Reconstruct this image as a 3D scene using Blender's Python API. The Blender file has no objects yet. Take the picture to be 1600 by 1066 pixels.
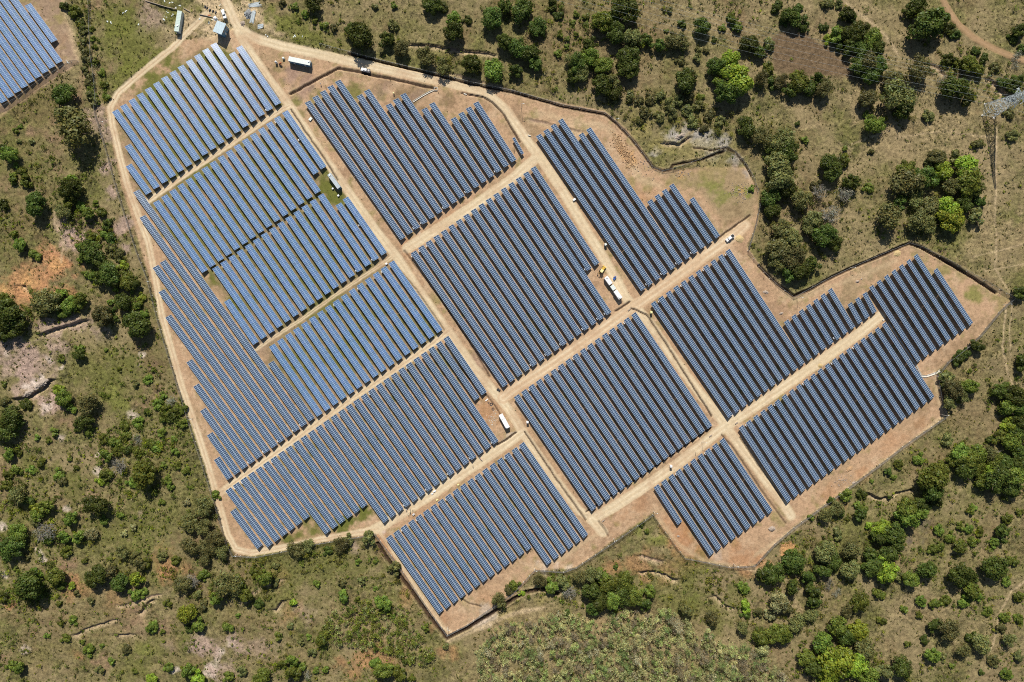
import bpy, math, random
import numpy as np
from mathutils import Vector, Matrix

# ---------------------------------------------------------------- basics
S = 0.35                      # metres on the ground per photo pixel
H = 280.0 / 0.75              # flying height of the camera
C = bpy.context.scene.collection
RND = random.Random(7)

def P(px, py, h=0.0):
    """photo pixel -> point of the plane at height h (map coordinates)"""
    k = S * (1 - h / H)
    return Vector(((px - 800) * k, (533 - py) * k, h))

def tag(o, label=None, cat=None, group=None, kind=None):
    if label: o["label"] = label
    if cat: o["category"] = cat
    if group: o["group"] = group
    if kind: o["kind"] = kind
    return o

def empty(name, loc, rz=0.0):
    o = bpy.data.objects.new(name, None)
    C.objects.link(o)
    o.location = loc
    o.rotation_euler = (0, 0, rz)
    o.empty_display_size = 0.5
    return o

def link_mesh(name, me, mats=(), parent=None, loc=None):
    o = bpy.data.objects.new(name, me)
    C.objects.link(o)
    for m in mats:
        if len(me.materials) < len(mats):
            me.materials.append(m)
    if parent is not None: o.parent = parent
    if loc is not None: o.location = loc
    return o

def copy_tree(o, parent=None):
    c = o.copy()
    C.objects.link(c)
    c.parent = parent
    for ch in list(o.children):
        copy_tree(ch, c)
    return c

# ---------------------------------------------------------------- materials
def newmat(name):
    m = bpy.data.materials.new(name)
    m.use_nodes = True
    nt = m.node_tree
    b = nt.nodes["Principled BSDF"]
    return m, nt, b

def N(nt, typ, **kw):
    n = nt.nodes.new(typ)
    for k, v in kw.items():
        setattr(n, k, v)
    return n

def math_node(nt, op, a, b=None, c=None):
    n = N(nt, "ShaderNodeMath", operation=op)
    for i, v in enumerate((a, b, c)):
        if v is None: continue
        if hasattr(v, "links") or hasattr(v, "is_linked"):
            nt.links.new(v, n.inputs[i])
        else:
            n.inputs[i].default_value = v
    return n.outputs[0]

def mixc(nt, fac, a, b, blend="MIX"):
    n = N(nt, "ShaderNodeMix", data_type="RGBA", blend_type=blend)
    for i, v in ((0, fac), (6, a), (7, b)):
        if hasattr(v, "is_linked"):
            nt.links.new(v, n.inputs[i])
        elif i == 0:
            n.inputs[0].default_value = v
        else:
            n.inputs[i].default_value = (*v, 1) if len(v) == 3 else v
    return n.outputs[2]

def noise(nt, scale, detail=4, rough=0.6, coord=None):
    n = N(nt, "ShaderNodeTexNoise")
    n.inputs["Scale"].default_value = scale
    n.inputs["Detail"].default_value = detail
    n.inputs["Roughness"].default_value = rough
    if coord is not None: nt.links.new(coord, n.inputs["Vector"])
    return n.outputs["Fac"]

def paint(name, col, rough=0.5, metal=0.0, var=0.12, scale=1.5):
    m, nt, b = newmat(name)
    geo = N(nt, "ShaderNodeNewGeometry")
    f = noise(nt, scale, 4, 0.6, geo.outputs["Position"])
    dark = tuple(c * (1 - var) for c in col)
    lite = tuple(min(1, c * (1 + var)) for c in col)
    nt.links.new(mixc(nt, f, dark, lite), b.inputs["Base Color"])
    b.inputs["Roughness"].default_value = rough
    b.inputs["Metallic"].default_value = metal
    return m

def panel_mat(name, cell, line, lw, mid, rough, spec):
    """framed photovoltaic modules: u runs along the row in modules, v across it"""
    m, nt, b = newmat(name)
    uv = N(nt, "ShaderNodeUVMap")
    sep = N(nt, "ShaderNodeSeparateXYZ")
    nt.links.new(uv.outputs[0], sep.inputs[0])
    u, v = sep.outputs[0], sep.outputs[1]
    fu = math_node(nt, "FRACT", u)
    du = math_node(nt, "ABSOLUTE", math_node(nt, "SUBTRACT", fu, 0.5))
    mu = math_node(nt, "GREATER_THAN", du, 0.5 - lw / 2)
    fv = math_node(nt, "FRACT", v)
    dv = math_node(nt, "ABSOLUTE", math_node(nt, "SUBTRACT", fv, 0.5))
    mv = math_node(nt, "GREATER_THAN", dv, 0.5 - mid / 2)
    mask = math_node(nt, "MAXIMUM", mu, mv)
    comb = N(nt, "ShaderNodeCombineXYZ")
    nt.links.new(math_node(nt, "FLOOR", u), comb.inputs[0])
    nt.links.new(math_node(nt, "FLOOR", v), comb.inputs[1])
    geo = N(nt, "ShaderNodeObjectInfo")
    nt.links.new(math_node(nt, "MULTIPLY", geo.outputs["Random"], 97.0), comb.inputs[2])
    wn = N(nt, "ShaderNodeTexWhiteNoise", noise_dimensions="3D")
    nt.links.new(comb.outputs[0], wn.inputs["Vector"])
    dark = tuple(c * 0.84 for c in cell)
    lite = tuple(c * 1.16 for c in cell)
    c1 = mixc(nt, wn.outputs["Value"], dark, lite)
    tint = mixc(nt, 0.07, c1, wn.outputs["Color"], "OVERLAY")
    # thin busbar grid inside the module
    fu2 = math_node(nt, "FRACT", math_node(nt, "MULTIPLY", u, 6.0))
    bus = math_node(nt, "GREATER_THAN", math_node(nt, "ABSOLUTE", math_node(nt, "SUBTRACT", fu2, 0.5)), 0.47)
    fv2 = math_node(nt, "FRACT", math_node(nt, "MULTIPLY", v, 10.0))
    bus2 = math_node(nt, "GREATER_THAN", math_node(nt, "ABSOLUTE", math_node(nt, "SUBTRACT", fv2, 0.5)), 0.47)
    busm = math_node(nt, "MULTIPLY", math_node(nt, "MAXIMUM", bus, bus2), 0.25)
    tint = mixc(nt, busm, tint, line)
    # a little dust
    pos = N(nt, "ShaderNodeNewGeometry")
    dust = math_node(nt, "MULTIPLY", noise(nt, 0.06, 3, 0.6, pos.outputs["Position"]), 0.10)
    tint = mixc(nt, dust, tint, (0.45, 0.36, 0.27))
    nt.links.new(mixc(nt, mask, tint, line), b.inputs["Base Color"])
    b.inputs["Roughness"].default_value = rough
    b.inputs["Specular IOR Level"].default_value = spec
    return m

def leaf_mat(name, col):
    m = bpy.data.materials.new(name)
    m.use_nodes = True
    nt = m.node_tree
    nt.nodes.clear()
    out = N(nt, "ShaderNodeOutputMaterial")
    at = N(nt, "ShaderNodeAttribute", attribute_name="tint")
    oi = N(nt, "ShaderNodeObjectInfo")
    hsv = N(nt, "ShaderNodeHueSaturation")
    hsv.inputs["Color"].default_value = (*col, 1)
    nt.links.new(math_node(nt, "MULTIPLY_ADD", oi.outputs["Random"], 0.05, 0.475), hsv.inputs["Hue"])
    nt.links.new(math_node(nt, "MULTIPLY_ADD", oi.outputs["Random"], 0.7, 0.68), hsv.inputs["Value"])
    hsv.inputs["Saturation"].default_value = 0.95
    c = mixc(nt, 1.0, hsv.outputs[0], at.outputs["Color"], "MULTIPLY")
    d = N(nt, "ShaderNodeBsdfDiffuse")
    t = N(nt, "ShaderNodeBsdfTranslucent")
    g = N(nt, "ShaderNodeBsdfGlossy")
    g.inputs["Roughness"].default_value = 0.45
    nt.links.new(c, d.inputs["Color"])
    nt.links.new(mixc(nt, 1.0, c, (1.0, 1.05, 0.5), "MULTIPLY"), t.inputs["Color"])
    mx = N(nt, "ShaderNodeMixShader")
    mx.inputs[0].default_value = 0.36
    nt.links.new(d.outputs[0], mx.inputs[1]); nt.links.new(t.outputs[0], mx.inputs[2])
    m2 = N(nt, "ShaderNodeMixShader")
    m2.inputs[0].default_value = 0.012
    nt.links.new(mx.outputs[0], m2.inputs[1]); nt.links.new(g.outputs[0], m2.inputs[2])
    nt.links.new(m2.outputs[0], out.inputs[0])
    return m

def attr_ground_mat(name, bump=0.6):
    m, nt, b = newmat(name)
    at = N(nt, "ShaderNodeAttribute", attribute_name="albedo")
    geo = N(nt, "ShaderNodeNewGeometry")
    f1 = noise(nt, 0.55, 6, 0.72, geo.outputs["Position"])
    f2 = noise(nt, 2.2, 3, 0.7, geo.outputs["Position"])
    rug = N(nt, "ShaderNodeAttribute", attribute_name="rugged")
    rf = rug.outputs["Fac"]
    k = math_node(nt, "MULTIPLY", math_node(nt, "SUBTRACT", f1, 0.5), math_node(nt, "MULTIPLY_ADD", rf, 3.2, 0.5))
    k2 = math_node(nt, "MULTIPLY", math_node(nt, "SUBTRACT", f2, 0.5), math_node(nt, "MULTIPLY_ADD", rf, 1.4, 0.35))
    gain = math_node(nt, "MAXIMUM", math_node(nt, "ADD", math_node(nt, "ADD", k, k2), 1.0), 0.3)
    vm = N(nt, "ShaderNodeVectorMath", operation="SCALE")
    nt.links.new(at.outputs["Color"], vm.inputs[0])
    nt.links.new(gain, vm.inputs["Scale"])
    nt.links.new(vm.outputs[0], b.inputs["Base Color"])
    b.inputs["Roughness"].default_value = 0.95
    b.inputs["Specular IOR Level"].default_value = 0.1
    bp = N(nt, "ShaderNodeBump")
    bp.inputs["Distance"].default_value = 0.5
    nt.links.new(math_node(nt, "MULTIPLY_ADD", rf, bump, 0.12), bp.inputs["Strength"])
    nt.links.new(f1, bp.inputs["Height"])
    nt.links.new(bp.outputs[0], b.inputs["Normal"])
    return m

M = {}
M["dark_panel"] = panel_mat("dark_panel", (0.011, 0.040, 0.094), (0.42, 0.53, 0.66), 0.125, 0.085, 0.16, 0.5)
M["light_panel"] = panel_mat("light_panel", (0.050, 0.125, 0.270), (0.40, 0.50, 0.62), 0.10, 0.085, 0.16, 0.5)
M["steel"] = paint("galvanised_steel", (0.42, 0.44, 0.45), 0.4, 0.6)
M["steel_light"] = paint("pale_steel", (0.50, 0.56, 0.58), 0.5, 0.1)
M["back"] = paint("backsheet", (0.55, 0.56, 0.57), 0.6)
M["white"] = paint("white_paint", (0.80, 0.80, 0.79), 0.4, 0, 0.05, 0.8)
M["offwhite"] = paint("weathered_white", (0.66, 0.70, 0.66), 0.5, 0, 0.14, 0.7)
M["palegreen"] = paint("pale_green_roof", (0.52, 0.62, 0.56), 0.5, 0, 0.12, 0.6)
M["paleblue"] = paint("pale_blue_roof", (0.50, 0.60, 0.64), 0.45, 0.1, 0.08, 0.7)
M["bluewall"] = paint("blue_wall", (0.10, 0.24, 0.36), 0.6, 0, 0.15, 0.8)
M["greyroof"] = paint("grey_roof", (0.42, 0.47, 0.50), 0.5, 0.1, 0.2, 0.5)
M["glass"] = paint("dark_glass", (0.015, 0.02, 0.025), 0.08)
M["black"] = paint("black_rubber", (0.02, 0.02, 0.02), 0.7)
M["darkmetal"] = paint("dark_metal", (0.06, 0.06, 0.065), 0.5, 0.3)
M["yellow"] = paint("machine_yellow", (0.62, 0.40, 0.06), 0.45, 0, 0.15, 1.5)
M["cream"] = paint("cream_plastic", (0.78, 0.70, 0.34), 0.45)
M["blue"] = paint("blue_plastic", (0.03, 0.12, 0.48), 0.4)
M["orange"] = paint("rusty_orange", (0.45, 0.14, 0.05), 0.6, 0, 0.3, 3)
M["red"] = paint("signal_red", (0.5, 0.05, 0.04), 0.5)
M["concrete"] = paint("concrete", (0.62, 0.58, 0.50), 0.85, 0, 0.15, 0.8)
M["wood"] = paint("bark", (0.13, 0.095, 0.065), 0.9, 0, 0.3, 2)
M["twig"] = paint("grey_twigs", (0.30, 0.27, 0.23), 0.9, 0, 0.25, 2)
M["rock"] = paint("weathered_rock", (0.36, 0.29, 0.23), 0.9, 0, 0.3, 0.9)
M["stone"] = paint("orange_stone", (0.40, 0.25, 0.13), 0.9, 0, 0.35, 1.2)
M["sand"] = paint("yellow_sand", (0.50, 0.37, 0.18), 0.95, 0, 0.12, 1.0)
M["greyrubble"] = paint("grey_rubble", (0.24, 0.25, 0.25), 0.9, 0, 0.4, 1.5)
M["skin"] = paint("skin", (0.30, 0.17, 0.10), 0.6)
M["jeans"] = paint("dark_trousers", (0.03, 0.04, 0.07), 0.8)
M["vest"] = paint("yellow_vest", (0.60, 0.62, 0.06), 0.6)
M["shirt"] = paint("pale_shirt", (0.55, 0.52, 0.50), 0.7)
M["ground"] = attr_ground_mat("ground_cover")
M["road"] = attr_ground_mat("compacted_dirt", 0.3)
LEAF = {
    "D": leaf_mat("dark_green_leaves", (0.078, 0.105, 0.016)),
    "G": leaf_mat("green_leaves", (0.140, 0.180, 0.022)),
    "L": leaf_mat("bright_green_leaves", (0.215, 0.270, 0.018)),
    "O": leaf_mat("olive_leaves", (0.155, 0.155, 0.046)),
    "Y": leaf_mat("pale_yellow_leaves", (0.37, 0.37, 0.15)),
    "W": leaf_mat("grey_leaves", (0.230, 0.225, 0.180)),
}
# chain link: a real screen of wire, mostly holes
m, nt, b = newmat("chain_link")
b.inputs["Base Color"].default_value = (0.16, 0.16, 0.16, 1)
b.inputs["Roughness"].default_value = 0.5
geo = N(nt, "ShaderNodeNewGeometry")
wv = N(nt, "ShaderNodeTexChecker"); wv.inputs["Scale"].default_value = 9.0
nt.links.new(geo.outputs["Position"], wv.inputs["Vector"])
nt.links.new(math_node(nt, "MULTIPLY_ADD", wv.outputs["Fac"], 0.3, 0.1), b.inputs["Alpha"])
M["chain"] = m

# ---------------------------------------------------------------- mesh builder
class MB:
    def __init__(self):
        self.v, self.f, self.m = [], [], []
    def quad(self, pts, mat=0):
        n = len(self.v); self.v += [tuple(p) for p in pts]
        self.f.append(tuple(range(n, n + len(pts)))); self.m.append(mat)
    def hexa(self, c8, mat=0):
        n = len(self.v); self.v += [tuple(p) for p in c8]
        for q in ((0, 3, 2, 1), (4, 5, 6, 7), (0, 1, 5, 4), (1, 2, 6, 5), (2, 3, 7, 6), (3, 0, 4, 7)):
            self.f.append(tuple(n + i for i in q)); self.m.append(mat)
    def box(self, c, s, mat=0, rz=0.0, taper=1.0):
        cx, cy, cz = c; hx, hy, hz = s[0] / 2, s[1] / 2, s[2] / 2
        ca, sa = math.cos(rz), math.sin(rz)
        pts = []
        for z, k in ((-hz, 1.0), (hz, taper)):
            for x, y in ((-hx, -hy), (hx, -hy), (hx, hy), (-hx, hy)):
                x *= k; y *= k
                pts.append((cx + x * ca - y * sa, cy + x * sa + y * ca, cz + z))
        self.hexa(pts, mat)
    def rbox(self, c, s, r, mat=0, top=1.0, n=3):
        """box with rounded vertical edges and an eased top edge"""
        hx, hy, hz = s[0] / 2, s[1] / 2, s[2] / 2
        prof = [(0.0, 1.0), (0.82, top + (1 - top) * 0.18), (0.95, top * 0.985), (1.0, top * 0.94)]
        ring = []
        for qx, qy, a0 in ((1, 1, 0), (-1, 1, 90), (-1, -1, 180), (1, -1, 270)):
            for i in range(n + 1):
                a = math.radians(a0 + 90 * i / n)
                ring.append((qx * (hx - r) + r * math.cos(a), qy * (hy - r) + r * math.sin(a)))
        base = len(self.v); k = len(ring)
        for t, sc in prof:
            for x, y in ring:
                self.v.append((c[0] + x * sc, c[1] + y * sc, c[2] - hz + s[2] * t))
        for j in range(len(prof) - 1):
            for i in range(k):
                a = base + j * k + i; b_ = base + j * k + (i + 1) % k
                self.f.append((a, b_, b_ + k, a + k)); self.m.append(mat)
        self.f.append(tuple(base + (len(prof) - 1) * k + i for i in range(k))); self.m.append(mat)
        self.f.append(tuple(base + i for i in reversed(range(k)))); self.m.append(mat)
    def bar(self, p, q, w, mat=0, h=None):
        p, q = Vector(p), Vector(q); d = (q - p)
        if d.length < 1e-6: return
        d.normalize()
        up = Vector((0, 0, 1)) if abs(d.z) < 0.95 else Vector((1, 0, 0))
        a = d.cross(up).normalized(); b_ = a.cross(d).normalized()
        h = h or w
        pts = []
        for e in (p, q):
            for i, j in ((-1, -1), (1, -1), (1, 1), (-1, 1)):
                pts.append(e + a * (i * w / 2) + b_ * (j * h / 2))
        self.hexa(pts, mat)
    def tube(self, p, q, r0, r1=None, n=8, mat=0, cap=True):
        p, q = Vector(p), Vector(q); d = (q - p).normalized(); r1 = r0 if r1 is None else r1
        up = Vector((0, 0, 1)) if abs(d.z) < 0.95 else Vector((1, 0, 0))
        a = d.cross(up).normalized(); b_ = a.cross(d).normalized()
        base = len(self.v)
        for e, r in ((p, r0), (q, r1)):
            for i in range(n):
                t = 2 * math.pi * i / n
                self.v.append(tuple(e + a * (r * math.cos(t)) + b_ * (r * math.sin(t))))
        for i in range(n):
            j = (i + 1) % n
            self.f.append((base + i, base + j, base + n + j, base + n + i)); self.m.append(mat)
        if cap:
            self.f.append(tuple(base + n + i for i in range(n))); self.m.append(mat)
            self.f.append(tuple(base + i for i in reversed(range(n)))); self.m.append(mat)
    def mesh(self, name):
        me = bpy.data.meshes.new(name)
        me.from_pydata(self.v, [], self.f)
        me.polygons.foreach_set("material_index", self.m)
        me.update()
        return me
    def build(self, name, mats, parent=None, loc=None):
        if not isinstance(mats, (list, tuple)): mats = [mats]
        return link_mesh(name, self.mesh(name), mats, parent, loc)
# ---------------------------------------------------------------- noise and masks for the ground
def vnoise(x, y, seed):
    xi = np.floor(x).astype(np.int64); yi = np.floor(y).astype(np.int64)
    fx = x - xi; fy = y - yi
    fx = fx * fx * (3 - 2 * fx); fy = fy * fy * (3 - 2 * fy)
    def h(a, b):
        n = (a * 374761393 + b * 668265263 + seed * 974634777) & 0xFFFFFFFF
        n = ((n ^ (n >> 13)) * 1274126177) & 0xFFFFFFFF
        n = (n ^ (n >> 16)) & 0xFFFF
        return n / 65535.0
    return ((h(xi, yi) * (1 - fx) + h(xi + 1, yi) * fx) * (1 - fy)
            + (h(xi, yi + 1) * (1 - fx) + h(xi + 1, yi + 1) * fx) * fy)

def fbm(x, y, scale, seed, octv=4):
    s = np.zeros_like(x); a = 1.0; t = 0.0; f = 1.0 / scale
    for o in range(octv):
        s += a * (vnoise(x * f + 13.7 * o, y * f - 7.1 * o, seed + o) - 0.5); t += a
        a *= 0.55; f *= 2.03
    return 2 * s / t

def seg_dist(x, y, pts):
    d = np.full(x.shape, 1e9)
    for (ax, ay), (bx, by) in zip(pts[:-1], pts[1:]):
        vx, vy = bx - ax, by - ay
        L = vx * vx + vy * vy + 1e-9
        t = np.clip(((x - ax) * vx + (y - ay) * vy) / L, 0, 1)
        d = np.minimum(d, (x - ax - t * vx) ** 2 + (y - ay - t * vy) ** 2)
    return np.sqrt(d)

def in_poly(x, y, pts):
    c = np.zeros(x.shape, bool)
    n = len(pts)
    for i in range(n):
        x0, y0 = pts[i]; x1, y1 = pts[(i + 1) % n]
        if y0 == y1: continue
        k = ((y0 > y) != (y1 > y)) & (x < (x1 - x0) * (y - y0) / (y1 - y0) + x0)
        c ^= k
    return c

def poly_soft(x, y, pts, soft):
    """1 inside, falling to 0 over +-soft px at the outline"""
    d = seg_dist(x, y, pts + [pts[0]])
    s = np.where(in_poly(x, y, pts), d, -d)
    return np.clip(0.5 + s / (2 * soft), 0, 1)

def pts(s):
    a = [float(t) for t in s.replace(";", " ").replace(",", " ").split()]
    return list(zip(a[0::2], a[1::2]))

SITE = pts("165,170 172,160 190,140 240,100 290,62 330,58 366,44 400,56 425,70 470,82 540,93 620,106 700,120 780,140 860,158 945,174 985,208 1022,262 1050,266 1100,262 1165,262 1185,300 1183,350 1166,385 1190,420 1240,464 1300,433 1420,382 1482,408 1582,466 1530,525 1462,580 1475,650 1350,742 1240,822 1180,882 1140,884 1072,870 1040,830 1020,802 960,842 900,886 838,892 800,934 756,962 699,996 640,920 588,836 480,850 400,868 368,868 345,805 310,690 270,560 236,440 212,360 190,290")
YARD = pts("0,-40 92,-40 100,20 112,60 122,94 100,110 60,140 0,180 -60,210 -60,-40")
ROADS = [  # centre line, half width in photo pixels
    ("338,-30 352,0 362,22 372,44 400,60 440,72 500,85 560,99 620,112 680,125 735,137 765,150 790,172 808,197 828,226 848,252 880,300 910,350 940,398 962,436 980,468 1000,488 1020,512 1050,556 1090,610 1126,655 1150,688 1190,742 1226,790 1236,806", 7.5),
    ("372,50 392,84 420,124 450,162 490,222 540,294 590,364 622,404 660,462 700,518 740,574 772,612 795,640 812,668 832,698 870,752 905,798 925,810", 7),
    ("636,388 690,354 740,322 800,280 836,248", 8),
    ("786,622 815,600 850,578 920,530 980,486 1010,466 1060,430 1110,394 1150,366 1164,352", 9),
    ("585,828 620,808 660,782 720,742 780,702 815,676", 8),
    ("925,812 960,792 1000,766 1060,724 1126,672 1180,636 1240,594 1300,552 1350,516 1376,494", 8),
    ("342,772 380,744 440,702 500,658 560,616 620,576 680,534 702,516", 5.5),
    ("232,314 260,294 300,266 350,232 400,198 440,171 452,166", 4.5),
    ("400,546 420,532 470,500 520,464 580,424 618,398", 3.6),
    ("322,22 300,44 270,74 240,98 206,126 184,146 172,168 176,196 186,238 198,286 216,336 232,380 242,430 252,490 268,546 284,604 306,668 326,730 342,786 356,836 368,858 392,864 440,856 500,843 560,832 592,826", 5),
    ("592,830 612,858 650,920 690,980 704,986", 3),
    ("1466,-20 1478,8 1496,36 1520,58 1552,76 1590,92 1640,104", 5),
    ("925,812 942,832", 8),
]
FAINT = [  # worn tracks: centre line, half width, strength
    ("1312,-10 1336,18 1362,36 1384,58 1402,84", 3, .55),
    ("1556,200 1554,260 1556,330 1556,420", 2, .5), ("1556,420 1566,440 1584,466", 1.6, .5),
    ("1600,380 1560,392 1520,402", 1.5, .4), ("1600,412 1570,418 1540,424", 1.2, .4),
    ("1572,480 1566,540 1574,580 1584,604", 1.6, .6), ("1582,470 1577,520 1580,560", 1.2, .5),
    ("1606,905 1580,925 1562,962 1554,1000 1546,1020", 2, .6),
    ("85,330 86,350 100,380 96,410", 2.5, .5), ("1390,205 1330,225 1290,270", 2, .35),
    ("1240,205 1228,250 1250,300", 1.5, .4), ("1400,215 1470,205 1560,215", 2, .35),
    ("640,900 676,950 697,990 700,1003 740,985 800,960 850,950", 4, .7),
    ("1180,868 1240,826 1300,782 1360,738 1420,694 1470,652", 3.5, .5),
    ("1460,580 1466,620 1474,648", 4, .5), ("1180,890 1100,878 1060,850 1030,812", 4, .5),
    ("940,830 880,870 830,890", 5, .5), ("1200,432 1240,470 1320,440 1400,408", 5, .45),
    ("840,176 900,190 950,200 975,232 1000,280 1030,290", 7, .5),
    ("0,150 60,120 110,92", 4, .35), ("100,0 108,30 112,60 122,90", 6, .5),
]
DITCH = [  # centre line, half width px, depth m
    ("454,147 492,126 528,107 565,113 582,118 615,124 658,134 678,138", 1.9, .55),
    ("722,146 755,152 770,161 788,180 800,202 812,222", 1.4, .45),
    ("545,84 600,98 680,117 740,132 800,144 880,167 945,179 962,192 985,215 1005,240 1020,261 1035,267 1048,265 1051,258 1095,250 1131,236", 1.7, .7),
    ("1084,231 1110,235 1134,231 1150,239 1164,256 1174,274", 1.2, .5),
    ("1186,416 1212,442 1240,463 1270,450 1300,433 1330,419 1380,398 1420,380 1440,387 1480,410 1520,434 1556,458", 2.1, .9),
    ("590,850 612,884 640,920 668,960 698,997 730,982 770,958 800,938 820,926 850,920 872,928", 2.8, 1.1),
    ("379,80 405,122 430,158", 1.1, .3), ("455,172 480,210 508,250 528,282", 1.1, .35), ("632,392 690,470 740,545 765,588", 1.1, .3),
    ("622,420 650,452 694,516", 1.0, .3), ("836,262 870,318 916,388", 1.0, .3), ("820,675 830,690 870,750 915,812", 1.1, .35),
    ("986,482 1010,492 1040,536 1080,600 1112,650", 1.2, .35), ("1128,680 1146,700 1190,766 1228,818", 1.1, .3),
    ("916,800 960,772 1010,738 1060,704 1112,668", 1.1, .35), ("1156,684 1180,720 1222,778", 1.0, .3),
    ("1122,372 1150,352 1172,336", 1.2, .35), ("778,695 790,688 806,676", 1.4, .4), ("962,486 984,472", 1.3, .4),
    ("690,540 730,588 762,620 772,632 782,648", 1.0, .3), ("721,935 733,943 752,948", 0.9, .3), ("935,815 945,828 950,838", 1.0, .3),
]
SCARP = [  # the ground drops on the lower side of the line: px line, drop m
    ("1356,770 1372,778 1392,777 1400,769 1424,764", 1.8), ("1006,894 1024,892 1040,897 1054,905", 1.5),
    ("1120,932 1130,942 1142,950", 1.6), ("28,622 48,616 66,606 76,592", 2.4), ("118,992 132,982 176,968", 1.0),
    ("218,958 228,944 236,938", 1.5), ("188,946 216,938 246,928", 0.8), ("186,992 204,991", 1.2), ("430,952 436,944 440,938", 1.5),
    ("66,520 82,514 104,508 128,500", 2.2), ("40,446 62,464 60,480", 1.6), ("1005,868 1030,876", .8), ("640,68 690,72 730,78 772,84", 1.3),
    ("1545,122 1560,134 1572,146", 1.4), ("380,940 410,912 440,905", .7), ("1040,222 1062,224 1074,214", 1.6),
    ("1440,98 1466,104 1474,116", .9), ("830,186 870,196 905,205", .5), ("690,110 760,128 820,146", .6),
]
COL = dict(site=(.430, .278, .168), road=(.60, .475, .305), dry=(.215, .170, .086), olive=(.120, .120, .034), brown=(.155, .106, .054),
           red=(.380, .195, .095), pink=(.345, .245, .195), white=(.560, .460, .380), tan=(.470, .355, .215), grass=(.125, .130, .030),
           lime=(.165, .180, .040), yard=(.265, .185, .125), field=(.125, .085, .050), straw=(.265, .202, .108), grey=(.330, .300, .270),
           yellow=(.250, .205, .080), stony=(.130, .105, .075), orange=(.470, .270, .110), ditch=(.050, .030, .020), purple=(.300, .195, .150))
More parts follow.
